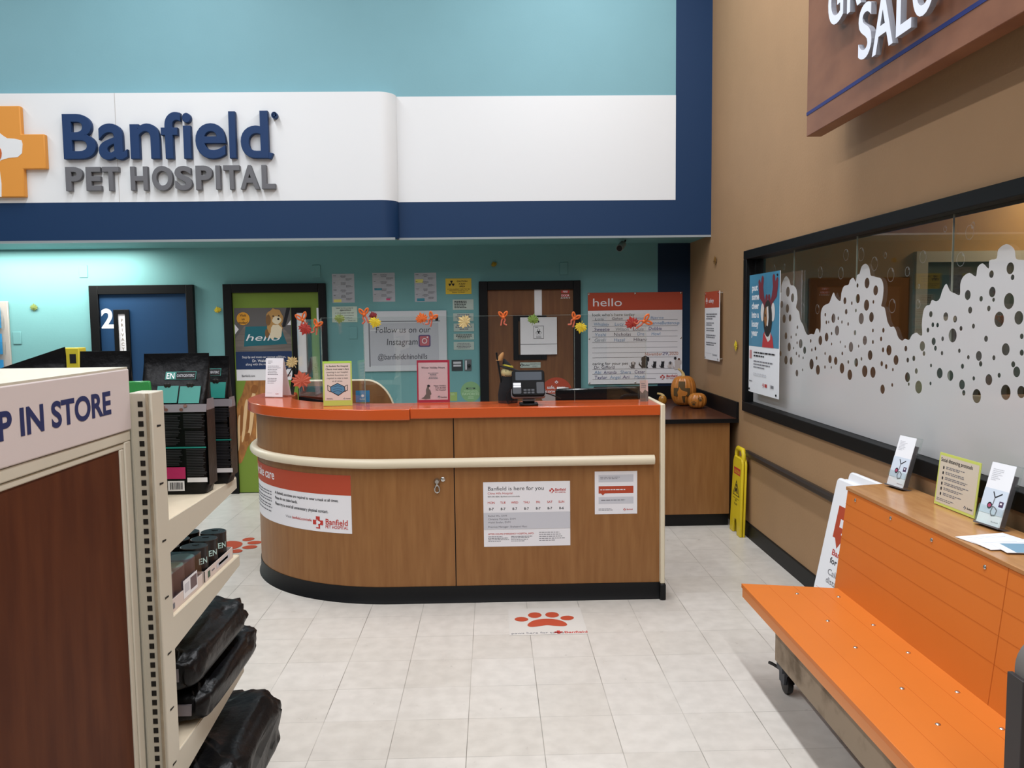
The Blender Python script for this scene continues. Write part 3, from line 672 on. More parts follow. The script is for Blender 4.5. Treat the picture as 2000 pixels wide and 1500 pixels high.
# poster on the green door
s = wall_sheet('door_poster', 'welcome poster with a fluffy dog on a doormat on the green door', 'poster', 457, 602, 572, 742, .002, WHITE, wall='door', off=.0)
PG = mat('poster_grey', '#5d5a5a', .5); PF = mat('poster_floor', '#7d756f', .5, color2='#665f5a', vscale=3, stretch=(1, 1, 14)); PMAT = mat('poster_mat', '#17636f', .5); PNV = mat('poster_navy', '#17305a', .5); PY_ = mat('poster_gold', '#d8982d', .5)
s.rect('photo', 0, 0, 1, .6, PG); s.poly('photo', [(0, .6), (0, .42), (.17, .25), (.86, .28), (1, .4), (1, .6)], PF, 1)
s.poly('photo', [(.15, .53), (.19, .255), (.81, .25), (.92, .5)], PMAT, 2); s.poly('photo', [(0, .22), (.07, .29), (0, .36)], WHITE, 2); s.poly('photo', [(.93, .0), (1, 0), (.9, .26), (.84, .27)], INK, 2); s.poly('photo', [(1, .17), (.93, .24), (1, .24)], WHITE, 3)
s.text('photo', 'hello', .17, .45, .13, WHITE, maxw=.62, e=4, shear=.25)
DG1 = mat('dog_tan', '#b48a52', .8); DG2 = mat('dog_cream', '#dccfb4', .8); DG3 = mat('dog_brown', '#7b5a38', .8)
def blob(part, cx, cy, r, m, e, ry=None, k=14, seed=1):
    q = random.Random(seed); a = s.w / s.h; ry = ry or r
    s.poly(part, [(cx + r * (1 + q.uniform(-.12, .12)) * math.cos(2 * PI * i / k), cy + ry * a * (1 + q.uniform(-.12, .12)) * math.sin(2 * PI * i / k)) for i in range(k)], m, e)
blob('dog_picture', .71, .28, .13, DG1, 5, .16, seed=2); blob('dog_picture', .74, .32, .1, DG2, 6, .13, seed=3); blob('dog_picture', .66, .38, .045, DG2, 7, .07); blob('dog_picture', .78, .36, .045, DG2, 7, .07, seed=5)
blob('dog_picture', .71, .13, .14, DG1, 8, .15, 22, 4); blob('dog_picture', .6, .17, .05, DG3, 9, .1, seed=8); blob('dog_picture', .82, .15, .045, DG1, 9, .1, seed=9); blob('dog_picture', .75, .17, .08, DG2, 10, .07, seed=6)
s.disc('dog_picture', .78, .155, .02, INK, 11); s.disc('dog_picture', .69, .115, .013, INK, 11); s.disc('dog_picture', .79, .11, .013, INK, 11); blob('dog_picture', .57, .35, .04, DG3, 4, .08, seed=12)
s.disc('badge', .155, .145, .115, PY_)
for j, tt in enumerate(('Visit', 'us', 'today!')): s.text('badge_lettering', tt, .155, .115 + .05 * j, .05, INK, 'C', 1)
s.rect('navy_band', 0, .6, 1, .845, PNV)
s.text('lettering', 'Stop by and meet our newest addition,', .5, .69, .046, WHITE, 'C', maxw=.78); s.text('lettering', 'Dr. Walid Soufan', .5, .745, .05, WHITE, 'C', 1, maxw=.42); s.text('lettering', 'along with the rest of the team', .5, .79, .046, WHITE, 'C', maxw=.66); s.text('lettering', 'Banfield.com', .09, .95, .045, INK, maxw=.24)
s.logo('logo', .8, .93, .06, RED, WHITE); s.text('logo', 'Banfield', .84, .95, .045, RED, maxw=.13); done(s)

# ---- sheets taped on the counter front
s = wall_sheet('hours_notice', 'white opening hours notice taped on the counter front', 'notice', 943.5, 942, 1114, 1065, .001, WHITE, wall='front')
s.text('lettering', 'Banfield is here for you', .05, .13, .085, INK, maxw=.65); s.text('lettering', 'China Hills Hospital', .05, .19, .048, RED, maxw=.29); s.text('lettering', '909-590-4884, Banfield.com/chinohills', .05, .235, .03, INK, maxw=.37)
s.logo('logo', .79, .145, .075, RED, WHITE); s.text('logo', 'Banfield', .826, .15, .06, RED, bold=1, maxw=.125); s.text('logo', 'PET HOSPITAL', .826, .182, .028, RED, bold=1, maxw=.125)
for j, dd in enumerate(('MON', 'TUE', 'WED', 'THU', 'FRI', 'SAT', 'SUN')):
    u = .09 + .135 * j; s.text('lettering', dd, u, .335, .047, RED, 'C', 1); s.text('lettering', '8-6' if dd == 'SUN' else '8-7', u, .435, .055, INK, 'C', 1)
s.rect('grey_band', 0, .475, 1, .73, LGREY)
for j, tt in enumerate(('Rachel Wu, DVM', 'Christina Morsten, DVM', 'Walid Soufan, DVM', 'Practice Manager: Shahzard Moti')): s.text('band_lettering', tt, .05, (.535, .585, .635, .705)[j], .04, GREYINK, maxw=(.22, .32, .26, .45)[j])
s.text('lettering', 'AFTER HOURS EMERGENCY HOSPITAL INFO:', .05, .815, .036, RED, bold=1, maxw=.53)
for u, k in ((.05, 1), (.315, 2)): s.lines('lettering', u, u + .25, .84, .935, 4, GREYINK, .4, seed=k)
s.lines('lettering', .64, .96, .785, .94, 5, GREYINK, .3, seed=7); done(s)
s = wall_sheet('reminder_notice', 'smaller white notice with a coral speech bubble on the counter front', 'notice', 1161.5, 921, 1244.5, 1003, .001, WHITE, wall='front')
s.rect('bubbles', .09, .08, .91, .25, LGREY); s.rect('bubbles', .09, .345, .91, .515, REDO); s.poly('bubbles', [(.14, .51), (.24, .51), (.19, .56)], REDO, 1); s.rect('bubbles', .09, .6, .91, .76, LGREY)
s.lines('lettering', .13, .82, .13, .2, 2, GREYINK, .4, seed=21); s.lines('lettering', .13, .88, .42, .45, 1, WHITE, .6, seed=22, fill=1); s.lines('lettering', .15, .88, .665, .695, 1, GREYINK, .6, seed=23, fill=1)
s.lines('lettering', .09, .55, .87, .93, 2, GREYINK, .35); s.logo('logo', .7, .9, .06, RED, WHITE); s.text('logo', 'Banfield', .75, .91, .045, RED, bold=1); done(s)
# ------------------------------------------------------------------ reception counter
CXE, CYE = -.6, 5.75
def cpt(A, B, t):                      # rounded left end: t=0 at the front, t=1 at the far left
    a = PI / 2 * t; return (CXE - A * math.sin(a), CYE - B * math.cos(a))
NC = 28
def face_path(dx=0.0, right=.985, back=6.0):
    p = [(right, YC - dx), (-.6, YC - dx)] + [cpt(1.02 + dx, CYE - YC + dx, i / NC) for i in range(1, NC + 1)]
    return p + [(-1.62 - dx, back)]
counter = thing('reception_counter', 'curved wood-look reception counter with an orange top and cream bumper', 'reception counter', (-.25, 5.2, 0))
XS = on(888.5, 1000, Y=YC).x
fp = face_path()
fine = []
for i in range(len(fp) - 1):
    fine.append(fp[i])
fine.append(fp[-1])
inner = [(a + (.0 if a > -.6 else .05), b + .05) for a, b in fine]
def strip(path, z0, z1, th, m):
    n = len(path); off = []
    for i, (a, b) in enumerate(path):
        p, q = path[max(i - 1, 0)], path[min(i + 1, n - 1)]
        t = Vector((q[0] - p[0], q[1] - p[1])).normalized(); off.append((a + t.y * th * -1 if False else a - t.y * -1 * 0, b))
    mb = MB(); vs = []; nn = []
    for i, (a, b) in enumerate(path):
        p, q = path[max(i - 1, 0)], path[min(i + 1, n - 1)]
        t = Vector((q[0] - p[0], q[1] - p[1])).normalized(); nn.append((t.y, -t.x))       # towards the inside of the counter
    for (a, b), (u, v) in zip(path, nn): vs += [(a, b, z0), (a, b, z1), (a + u * th, b + v * th, z1), (a + u * th, b + v * th, z0)]
    fs = []
    for i in range(n - 1):
        for j in range(4): fs.append((i * 4 + j, i * 4 + (j + 1) % 4, (i + 1) * 4 + (j + 1) % 4, (i + 1) * 4 + j))
    fs += [(0, 1, 2, 3), tuple((n - 1) * 4 + j for j in (3, 2, 1, 0))]
    return mb.add(vs, fs, m)
strip([(.985, YC), (XS + .003, YC)], .1, 1.11, .03, WOODC).build('front_panel', counter)
strip([(XS - .003, YC)] + [p for p in fp if p[0] < XS - .01], .1, 1.11, .03, WOODC).build('curved_panel', counter, smooth=30)
MB().box(XS - .003, YC + .004, .1, XS + .003, YC + .02, 1.11, BLACK).build('panel_joint', counter)
# black base, flaring out at the floor
kp = [(1.005, YC)] + fp[1:]
mb = MB(); vs = []; n = len(kp)
for i, (a, b) in enumerate(kp):
    p, q = kp[max(i - 1, 0)], kp[min(i + 1, n - 1)]; t = Vector((q[0] - p[0], q[1] - p[1])).normalized(); u, v = -t.y, t.x
    vs += [(a + u * k, b + v * k, z) for k, z in ((.016, .0), (.015, .006), (.005, .022), (.004, .1), (-.02, .1), (-.02, 0))]
fs = [(i * 6 + j, i * 6 + (j + 1) % 6, (i + 1) * 6 + (j + 1) % 6, (i + 1) * 6 + j) for i in range(n - 1) for j in range(6)] + [tuple(range(6)), tuple((n - 1) * 6 + j for j in range(5, -1, -1))]
mb.add(vs, fs, RUBBER).build('kick_plate', counter, smooth=35)
# bumper rail
rp = face_path(.022, .945, 5.93)
rail = [(p[0], p[1], .847) for p in rp]
mb = MB().tube([(.95, YC - .022, .847)] + rail[1:], .029, CREAMR, 14)
mb.build('bumper_rail', counter, smooth=50)
# orange top: curved left slab and straight right slab, meeting in a joint
XJ = on(800.5, 805, Y=4.765).x
ot = [(XJ - .001, 4.757), (-.6, 4.757)] + [cpt(1.075, CYE - 4.757, i / NC) for i in range(1, NC + 1)]
cap = [(-1.675 + .13 - .13 * math.cos(a), 5.93 + .15 * math.sin(a)) for a in [i * PI / 16 for i in range(1, 9)]]
cap2 = [(-1.545 + .13 * math.sin(a), 5.93 + .15 * math.cos(a)) for a in [i * PI / 16 for i in range(1, 9)]]
innr = [cpt(.79, CYE - 5.12, 1 - i / NC) for i in range(NC + 1)] + [(XJ - .001, 5.12)]
innr = [(a + (0.0), b) for a, b in innr]
outl_ = ot + [(-1.675, 5.93)] + cap + cap2 + [(-1.40, 5.9)] + innr
# the slab as a strip of quads between rim and inner edge
def slab(poly, z0, z1, name):
    mb = MB().prism(poly, lambda a, b, d: (a, b, d), z0, z1, ORANGE)
    return mb.build(name, counter, bevel=.004)
slab(outl_, 1.105, 1.168, 'countertop')
slab([(XJ + .001, 4.765), (XJ + .001, 5.11), (.985, 5.11), (.985, 4.765)], 1.111, 1.171, 'countertop')
# cream edged end panel on the right
MB().box(.985, 4.752, .10, 1.012, 5.22, 1.178, CREAMR).build('end_panel', counter, bevel=.006)
MB().box(.982, 4.745, 0, 1.018, 5.22, .1, RUBBER).build('end_panel_foot', counter, bevel=.008)
# low work desk inside
DESK = mat('desk_laminate', '#6d4a33', .4)
MB().box(-1.2, 5.02, .70, .98, 5.55, .74, DESK).box(-1.38, 5.55, .70, -.6, 6.05, .74, DESK).build('work_surface', counter)
MB().box(-1.2, 5.0, .1, .98, 5.03, .70, DESK).build('desk_panel', counter)
MB().box(-1.1, 5.5, 0, -1.06, 5.54, .7, BLACK).build('desk_leg', counter)
MB().box(.9, 5.5, 0, .94, 5.54, .7, BLACK).build('desk_leg', counter)
# leash hook
hk = thing('leash_hook', 'small steel leash clip hanging on the wooden counter front', 'hook', (-.335, YC, .68))
hx, hz = -.335, .735
mb = MB().lathe([(.012, 0), (.02, .002), (.02, .008), (.011, .02)], (hx, YC - .001, hz), STEEL, 14, lambda p: Vector((p.x, -p.z, p.y))); mb.build('boss', hk, smooth=40)
MB().lathe([(.01, 0), (.014, .002), (.014, .006), (.006, .01)], (hx + .035, YC - .001, hz + .012), STEEL, 12, lambda p: Vector((p.x, -p.z, p.y))).build('mount_plate', hk, smooth=40)
MB().tube([(hx + .004 * 0 + .014 * math.sin(a), YC - .012, hz - .045 + .022 * math.cos(a)) for a in [i * 2 * PI / 16 for i in range(16)]], .0045, STEEL, 8, closed=True).build('clip', hk, smooth=60)
MB().tube([(hx, YC - .012, hz - .005), (hx, YC - .012, hz - .024)], .006, STEEL, 8).build('swivel', hk, smooth=60)

# curved care banner wrapped on the rounded end
arc = [fp[1]]; dist = [0.0]
dense = [(x, YC) for x in (-.3, -.45, -.6)] + [cpt(1.02, CYE - YC, i / 90) for i in range(1, 91)] + [(-1.62, 6.0)]
cum = [0]
for a, b in zip(dense, dense[1:]): cum.append(cum[-1] + math.hypot(a[0] - b[0], a[1] - b[1]))
def along(s_, off):
    for i in range(len(cum) - 1):
        if cum[i + 1] >= s_ or i == len(cum) - 2:
            t = (s_ - cum[i]) / (cum[i + 1] - cum[i]); a, b = dense[i], dense[i + 1]
            dx, dy = b[0] - a[0], b[1] - a[1]; l = math.hypot(dx, dy)
            nx, ny = -dy / l, dx / l
            return a[0] + dx * t + nx * off, a[1] + dy * t + ny * off
def s_of_px(px, py):
    best = None
    for i in range(200):
        s_ = cum[-1] * i / 199; x, y = along(s_, 0)
        v = RC.transposed() @ (Vector((x, y, .6)) - CAM); q = 1000 + FPX * v.x / -v.z
        if best is None or abs(q - px) < best[0]: best = (abs(q - px), s_)
    return best[1]
S0 = s_of_px(687, 980); S1 = S0 + 1.18
BZ0, BZ1 = .42, .772
ban = thing('care_banner', 'long coral and white notice wrapped round the curved end of the counter', 'banner', (-1.2, 5.0, .42))
bf = lambda layer: (lambda u, v, d=0: (*along(S1 - u * (S1 - S0), .0012 + layer * .0006), BZ1 - v * (BZ1 - BZ0)))
def bstrip(mb, u0, v0, u1, v1, m, layer, n=40):
    f_ = bf(layer); vs = []
    for i in range(n + 1):
        u = u0 + (u1 - u0) * i / n; vs += [f_(u, v0), f_(u, v1)]
    mb.add(vs, [(2 * i, 2 * i + 1, 2 * i + 3, 2 * i + 2) for i in range(n)], m)
mb = MB(); bstrip(mb, 0, 0, 1, 1, WHITE, 0); mb.build('sheet', ban, fixn=False)
mb = MB(); bstrip(mb, 0, 0, 1, .345, REDO, 1); mb.build('header_band', ban, fixn=False)
BW, BH = S1 - S0, BZ1 - BZ0
def btext(mb, body, u, v, size, m, layer, maxw=None, bold=0):
    f_ = bf(layer); w = sum(GLY[bold][c][2] for c in body) * size; sx = (maxw * BW / w) if maxw else 1
    mb.text(body, lambda x, y, d: f_(x / BW, v - (y) / BH), u * BW, 0, size, m, 0, 'L', bold, sx)
mb = MB(); btext(mb, 'take care', .21, .22, .085, WHITE, 2, .26, 1)
f_ = bf(2); mb.flat([((.15 * BW + x * .07), y) for x, y in CROSS], lambda a, b, d: f_(a / BW, .17 - b * .07 / BH), 0, WHITE)
mb.build('header_lettering', ban, fixn=False)
mb = MB()
btext(mb, 'At Banfield, associates are required to wear a mask at all times.', .47, .465, .024, INK, 2, .46, 1)
btext(mb, 'Please do not shake hands.', .47, .56, .026, INK, 2, .2, 1)
btext(mb, 'Please try to avoid all unnecessary physical contact.', .47, .665, .027, INK, 2, .4, 1)
btext(mb, 'Visit', .57, .84, .022, GREYINK, 2, .05); btext(mb, 'banfield.com/safe', .625, .84, .023, RED, 2, .14, 1)
q = random.Random(5)
for v in (.45, .5, .57, .62, .69, .74, .81):
    u = .1
    while u < .42: w = q.uniform(.02, .05); bstrip(mb, u, v, min(u + w, .43), v + .022, GREYINK, 2, 3); u += w + .008
mb.build('lettering', ban, fixn=False)
mb = MB(); f_ = bf(2); f3 = bf(3); k = .075
mb.flat([(x * k, y * k) for x, y in CROSS], lambda a, b, d: f_(.805 + a / BW, .845 - b / BH), 0, RED)
mb.flat([(x * k * .72, y * k * .78) for x, y in DOGHEAD], lambda a, b, d: f3(.805 + a / BW, .845 - b / BH), 0, WHITE)
btext(mb, 'Banfield', .85, .865, .05, RED, 2, .13, 1); btext(mb, 'PET HOSPITAL', .85, .93, .026, RED, 2, .13, 1)
mb.build('logo', ban, fixn=False)

# ------------------------------------------------------------------ things on the counter
ZT = 1.171
def card(name, label, cat, x, y, w, h, rz=0, tilt=-.06, z=ZT, base=None, t=.003):
    s = Sheet(name, label, cat, w, h, t, base); s.at3 = ((x, y, z + .0005), rz, tilt); return s
# tent card
s = Sheet('tent_card', 'white folded tent card standing on the left end of the orange counter', 'card', .135, .265, .002, WHITE2, part='front_face')
s.lines('lettering', .12, .5, .07, .16, 3, GREYINK, .3, seed=3); s.lines('lettering', .12, .88, .2, .46, 6, GREYINK, .3, seed=5); s.lines('lettering', .12, .88, .52, .68, 4, GREYINK, .3, seed=8); s.text('lettering', 'Banfield', .6, .93, .03, RED, bold=1); s.rect('lettering', .12, .9, .4, .905, LGREY)
MB().prism([(.0, .013), (.135, .013), (.135, .2645), (0, .2645)], lambda a, b, d: (a - .0675, .004 + (.2645 - b) * .42 + d, b), 0, .002, WHITE2).build('back_face', s.root)
p = on(537, 776, Z=1.168); s.place((p.x, p.y - .03, 1.174), -.32, -.1)
# face covering sign
s = Sheet('mask_notice', 'acrylic stand with a lime bordered face mask notice on the counter', 'notice', .175, .272, .004, mat('lime_border', '#bccb62', .4), part='stand')
s.rect('paper', .055, .05, .95, .88, mat('cream_paper', '#d9c9bd', .6)); s.rect('paper', 0, 0, 1, .045, mat('lime_top', '#a9d352', .5))
for j, (tt, b, w) in enumerate((('At Banfield Pet Hospital', 1, .76), ('Clients must wear a face', 1, .8), ('covering in our hospital.', 0, .76), ('Banfield Associates are', 0, .7), ('required to wear a mask', 0, .73), ('at all times.', 0, .36))):
    s.text('lettering', tt, .5, .13 + .067 * j, .055, INK, 'C', b, maxw=w)
MKB = mat('mask_blue', '#4f83a3', .6)
s.poly('picture', [(.25, .57), (.5, .49), (.75, .57), (.77, .67), (.52, .78), (.25, .68)], INK); s.poly('picture', [(.275, .58), (.5, .505), (.725, .58), (.745, .665), (.52, .762), (.275, .672)], MKB, 1)
for k in (-1, 1):
    s.poly('picture', [(.5 + k * .25, .56), (.5 + k * .35, .53), (.5 + k * .345, .66), (.5 + k * .25, .69), (.5 + k * .25, .675), (.5 + k * .325, .65), (.5 + k * .33, .545), (.5 + k * .25, .575)], INK)
for v in (.56, .62, .67): s.poly('picture', [(.35, v + .01), (.5, v - .01), (.65, v + .01), (.65, v + .016), (.5, v - .004), (.35, v + .016)], INK, 2)
s.lines('lettering', .12, .42, .83, .865, 2, INK, .4); s.logo('lettering', .73, .845, .04, INK, WHITE); s.text('lettering', 'Banfield', .79, .855, .03, INK, bold=1)
p = on(666, 789.5, Z=1.1685); s.place((p.x, p.y - .10, 1.17), .06, -.05)
# holiday hours sign
s = Sheet('hours_card', 'acrylic stand with a crimson bordered winter holiday hours notice', 'notice', .203, .265, .004, mat('crimson_border', '#b02a45', .5), part='stand')
s.rect('paper', .045, .06, .94, .935, mat('pink_paper', '#d8bcc0', .6))
s.text('lettering', 'Winter Holiday Hours', .5, .2, .065, INK, 'C', 1, maxw=.72)
for j in range(5): s.lines('lettering', .3, .7, .3 + .032 * j, .32 + .032 * j, 1, GREYINK, .8, 'C', seed=j + 2)
for j, tt in enumerate(('Happy Holidays', 'from Banfield', 'Pet Hospital!')): s.text('lettering', tt, .88, .62 + .05 * j, .045, INK, 'R', 1)
DGY = mat('husky_grey', '#6f6660', .8)
s.poly('picture', [(.12, .9), (.2, .87), (.27, .8), (.27, .7), (.32, .6), (.38, .6), (.36, .68), (.4, .7), (.44, .8), (.4, .83), (.4, .91), (.25, .92)], DGY); s.poly('picture', [(.3, .6), (.35, .575), (.4, .6), (.4, .625), (.34, .63)], INK, 1)
s.logo('logo', .67, .87, .06, INK, WHITE); s.text('logo', 'Banfield', .73, .89, .04, INK, bold=1, maxw=.18)
p = on(847, 786.5, Z=ZT); s.place((p.x, p.y, ZT + .001), .0, -.05)

# card terminal
TBK = mat('terminal_black', '#0c0c0d', .65, .15); TGR = mat('terminal_grey', '#4a4c50', .6, .25); TSC = mat('terminal_screen', '#2f3842', .45, .3); TLT = mat('terminal_light', '#77777a', .4)
tm = thing('card_terminal', 'black card payment terminal on a swivel stand on the counter', 'card terminal', (.215, 4.86, ZT))
tx, ty = .215, 4.865
MB().box(tx - .055, ty - .05, ZT + .001, tx + .055, ty + .06, ZT + .014, BLK).build('stand_base', tm, bevel=.004)
MB().box(tx - .035, ty - .02, ZT + .014, tx + .035, ty + .035, ZT + .06, BLK).build('stand_column', tm, bevel=.006)
MB().box(tx - .04, ty - .03, ZT + .03, tx + .04, ty - .02, ZT + .037, TLT).build('stand_band', tm)
q_ = math.radians(62); ux = Vector((1, 0, 0)); uy = Vector((0, math.cos(q_), math.sin(q_))); un = Vector((0, -math.sin(q_), math.cos(q_)))
B0 = Vector((tx - .0, ty - .05, ZT + .055))
tf = lambda a, b, d: tuple(B0 + ux * a + uy * b + un * d)
MB().prism(rrect(-.1, 0, .095, .165, .018), tf, -.02, .02, TBK).build('body', tm, bevel=.004)
MB().prism(rrect(-.104, -.003, .099, .06, .018), tf, -.024, .002, TLT).build('rim', tm, bevel=.002)
MB().prism(rrect(-.078, .098, .078, .152, .004), tf, .0195, .0215, TSC).build('screen', tm)
MB().prism(rrect(-.095, .012, -.045, .085, .006), tf, .0195, .022, TGR).build('side_panel', tm)
MB().prism(rrect(.045, .012, .09, .085, .006), tf, .0195, .022, TGR).build('side_panel', tm)
mb = MB(); mb.prism(rrect(-.092, .066, -.047, .08, .002), tf, .022, .0225, WHITE2); mb.prism(rrect(-.092, .052, -.047, .063, .002), tf, .022, .0225, WHITE2); mb.build('label_strip', tm)
kb = MB()
for i in range(3):
    for j in range(2): kb.prism(rrect(-.032 + i * .023, .012 + j * .016, -.014 + i * .023, .024 + j * .016, .002), tf, .02, .023, TGR)
kb.build('keypad', tm)
MB().prism(rrect(-.036, .05, .036, .088, .004), tf, .019, .0205, TBK).build('card_slot', tm)
MB().tube(spline([(tx - .09, ty + .03, ZT + .12), (tx - .13, ty + .03, ZT + .06), (tx - .125, ty + .02, ZT + .008), (tx - .095, ty + .01, ZT + .03), (tx - .07, ty + .02, ZT + .1)], 5, False), .002, BLK, 6).build('stylus_cord', tm, smooth=60)
MB().tube([(tx + .08, ty + .05, ZT + .075), (tx + .14, ty + .06, ZT + .055), (tx + .2, ty + .075, ZT + .03)], .0035, BLK, 6).build('stylus_arm', tm, smooth=60)
# small stuffed figure with a broom behind it
wf = thing('stuffed_figure', 'small smiling stuffed figure in black with a broom behind the card terminal', 'decoration', (.07, 5.04, ZT))
fx, fy, fz = .095, 5.035, ZT + .001
PALE = mat('pale_felt', '#e0cf98', .8); HAT = mat('black_felt', '#17161a', .9); STRAW = mat('straw', '#c28b56', .8); YST = mat('yellow_stripe', '#c4b23c', .8)
MB().lathe([(.06, 0), (.062, .05), (.05, .12), (.035, .17)], (fx, fy, fz), HAT, 14).build('body', wf, smooth=60)
MB().sphere((fx, fy - .005, fz + .185), (.042, .04, .036), PALE, 16, 10).build('head', wf, smooth=60)
fc = MB()
for dx_, dz_ in ((-.012, .013), (.01, .016)): fc.sphere((fx + dx_, fy - .043, fz + .185 + dz_), .0028, INK, 8, 5)
fc.tube([(fx + .02 * math.sin(a), fy - .0425 - .001, fz + .178 - .011 * math.cos(a)) for a in [-1.1 + i * .22 for i in range(11)]], .0013, INK, 5)
fc.build('face', wf, smooth=60)
MB().lathe([(.06, 0), (.062, .004), (.034, .01), (.03, .022), (.02, .04), (.006, .06)], (fx + .008, fy + .01, fz + .208), HAT, 16, lambda p: Vector((p.x - p.z * .45 + 0, p.y, p.z - p.x * .25))).build('hat', wf, smooth=50)
MB().lathe([(.034, 0), (.031, .01)], (fx + .002, fy + .008, fz + .222), YST, 16, lambda p: Vector((p.x, p.y, p.z - p.x * .25))).build('hat_band', wf, smooth=50)
MB().tube([(fx - .03, fy - .02, fz + .06), (fx - .068, fy - .02, fz + .31)], .006, BLK, 8).build('broom_stick', wf, smooth=60)
MB().lathe([(.005, 0), (.014, .015), (.02, .05)], (fx - .048, fy - .01, fz + .25), STRAW, 10, lambda p: Vector((p.x + p.z * -.5 + .02, p.y, -p.z + .06))).build('broom_head', wf, smooth=40)
# all-in-one screens seen from behind, standing on the inner desk
GLB = mat('gloss_black', '#060607', .12, .3)

def screen(label, x0, x1, y, ztop, h, rz, m=None):
    m = m or GLB
    cx = (x0 + x1) / 2; w = x1 - x0
    t = thing('desktop_screen', label, 'computer screen', (cx, y, .74)); ORG[t.name] = Vector((0, 0, 0))
    MB().prism(rrect(-w / 2, ztop - .74 - h, w / 2, ztop - .74, .02), lambda a, b, d: (a, d, b), -.02, .03, m).build('housing', t, bevel=.008)
    MB().prism(rrect(-w / 2 + .012, ztop - .74 - h + .012, w / 2 - .012, ztop - .752, .012), lambda a, b, d: (a, d, b), .03, .032, BLK).build('display', t)
    MB().box(-.03, -.01, .012, .03, .02, ztop - .74 - h + .02, BLK).build('stand_neck', t)
    MB().box(-.13, -.08, 0, .13, .1, .012, BLK).build('stand_foot', t, bevel=.004)
    t.rotation_euler = (0, 0, rz); t.location = (cx, y, .7402)
    return t
a_, b_ = on(1085, 770, Y=5.2), on(1247, 757, Y=5.2)
screen('wide glossy black screen back at the right end of the counter', a_.x, b_.x, 5.2, b_.z, .36, 0)
a_, b_ = on(583, 770, Y=5.82), on(668, 754, Y=5.82)
screen('matte black screen back behind the mask notice at the curved end', a_.x, b_.x, 5.82, b_.z, .34, -.1, mat('matte_black', '#101012', .6, .2))
# rounded half-height swing gate behind
g0, g1 = on(598, 745, Y=6.3), on(771, 780, Y=6.3); GW = mat('gate_wood', '#8b6038', .45, color2='#7b5230', vscale=5, stretch=(6, 6, .8))
gt = thing('swing_gate', 'wooden half gate with a rounded top corner and cream edging behind the counter', 'gate', ((g0.x + g1.x) / 2, 6.3, 0))
zt = g0.z; pl = [(g0.x, .2), (g1.x, .2)] + [(g1.x - .22 + .22 * math.cos(a), zt - .3 + .3 * math.sin(a)) for a in [i * PI / 24 for i in range(13)]] + [(g0.x, zt)]
MB().prism(pl, lambda a, b, d: (a, d, b), 6.29, 6.32, GW).build('panel', gt)
MB().tube([(a, 6.305, b) for a, b in pl[1:]], .012, CREAMR, 8).build('edge_trim', gt, smooth=60)
MB().box(g0.x - .05, 6.27, 0, g0.x, 6.34, zt, BLACK).build('hinge_post', gt)
# small standing cards behind the counter top
s = Sheet('leaflet_card', 'small blue card standing beside the mask notice', 'card', .088, .075, .003, mat('card_blue', '#2b7fb5', .45)); s.disc('lettering', .5, .45, .1, WHITE); s.text('lettering', 'Banfield', .5, .78, .16, WHITE, 'C')
p = on(708, 786, Z=1.1685); s.place((p.x, p.y + .01, 1.1685), 0, -.08)
s = Sheet('leaflet_card', 'small photo card standing at the right end of the counter', 'card', .05, .13, .003, mat('card_pink', '#cdb1ab', .5)); s.poly('picture', [(0, .5), (.3, .62), (.6, .45), (1, .55), (1, 1), (0, 1)], mat('card_fur', '#6d625c', .7)); s.lines('picture', .15, .85, .15, .4, 3, GREYINK)
p = on(1255, 786, Y=4.985); s.place((p.x + .01, 4.985, ZT + .001), 0, -.08)
# cable bundle at the curved end
mb = MB(); r_ = random.Random(3)
c0 = on(556, 768, Y=5.75)
for k in range(4):
    x, y, z = c0.x + .02 - .05 * k * .3, 5.76 + .03 * k, 1.171
    mb.tube(spline([(x, y, z + .004), (x - .02, y, z + .08), (x + .03 - .03 * k, y - .02, z + .17), (x + .02 + .05 * math.cos(k), y, z + .23), (x + .06, y - .01, z + .18), (x + .05, y, z + .08), (x + .04, y - .02, z + .004)], 6, False), .004, BLK, 6)
one('cable', mb, 'loops of thin black cable rising behind the white tent card', 'cable', smooth=60)

# ------------------------------------------------------------------ clear guard sheets with the autumn garland
YP = 4.955
zg = 1.705
GEDGE = clear('acrylic_edge', (.9, .95, .93), .1, .1, white=.16, wcol='#cfe0dc')
def pane(label, p0, p1, z0, z1):
    d = Vector((p1[0] - p0[0], p1[1] - p0[1])); l = d.length; d.normalize(); n_ = Vector((-d.y, d.x)) * .0025
    mb = MB().prism([(0, z0), (l, z0), (l, z1), (0, z1)], lambda a, b, k: (p0[0] + d.x * a + n_.x * k, p0[1] + d.y * a + n_.y * k, b), -1, 1, CLEAR)
    t = thing('clear_guard', label, 'plastic guard', ((p0[0] + p1[0]) / 2, (p0[1] + p1[1]) / 2, z0), 'clear plastic guards on the counter')
    mb.build('sheet', t); q = lambda a, b, k: (p0[0] + d.x * a + n_.x * k, p0[1] + d.y * a + n_.y * k, b)
    MB().prism([(0, z1), (l, z1), (l, z1 + .002), (0, z1 + .002)], q, -1, 1, GEDGE).prism([(-.002, z0), (0, z0), (0, z1 + .002), (-.002, z1 + .002)], q, -1, 1, GEDGE).prism([(l, z0), (l + .002, z0), (l + .002, z1 + .002), (l, z1 + .002)], q, -1, 1, GEDGE).build('polished_edge', t)
    return t
XA, XB, XC = on(710, 618, Y=YP).x, on(1121, 618, Y=YP).x, on(1262, 620, Y=YP).x
pane('wide clear plastic guard with leaves along its top edge in the middle of the counter', (XA, YP), (XB, YP), ZT + .001, zg)
pane('clear plastic guard at the right end of the counter before the hello board', (XB + .004, YP + .008), (XC, YP + .008), ZT + .001, zg)
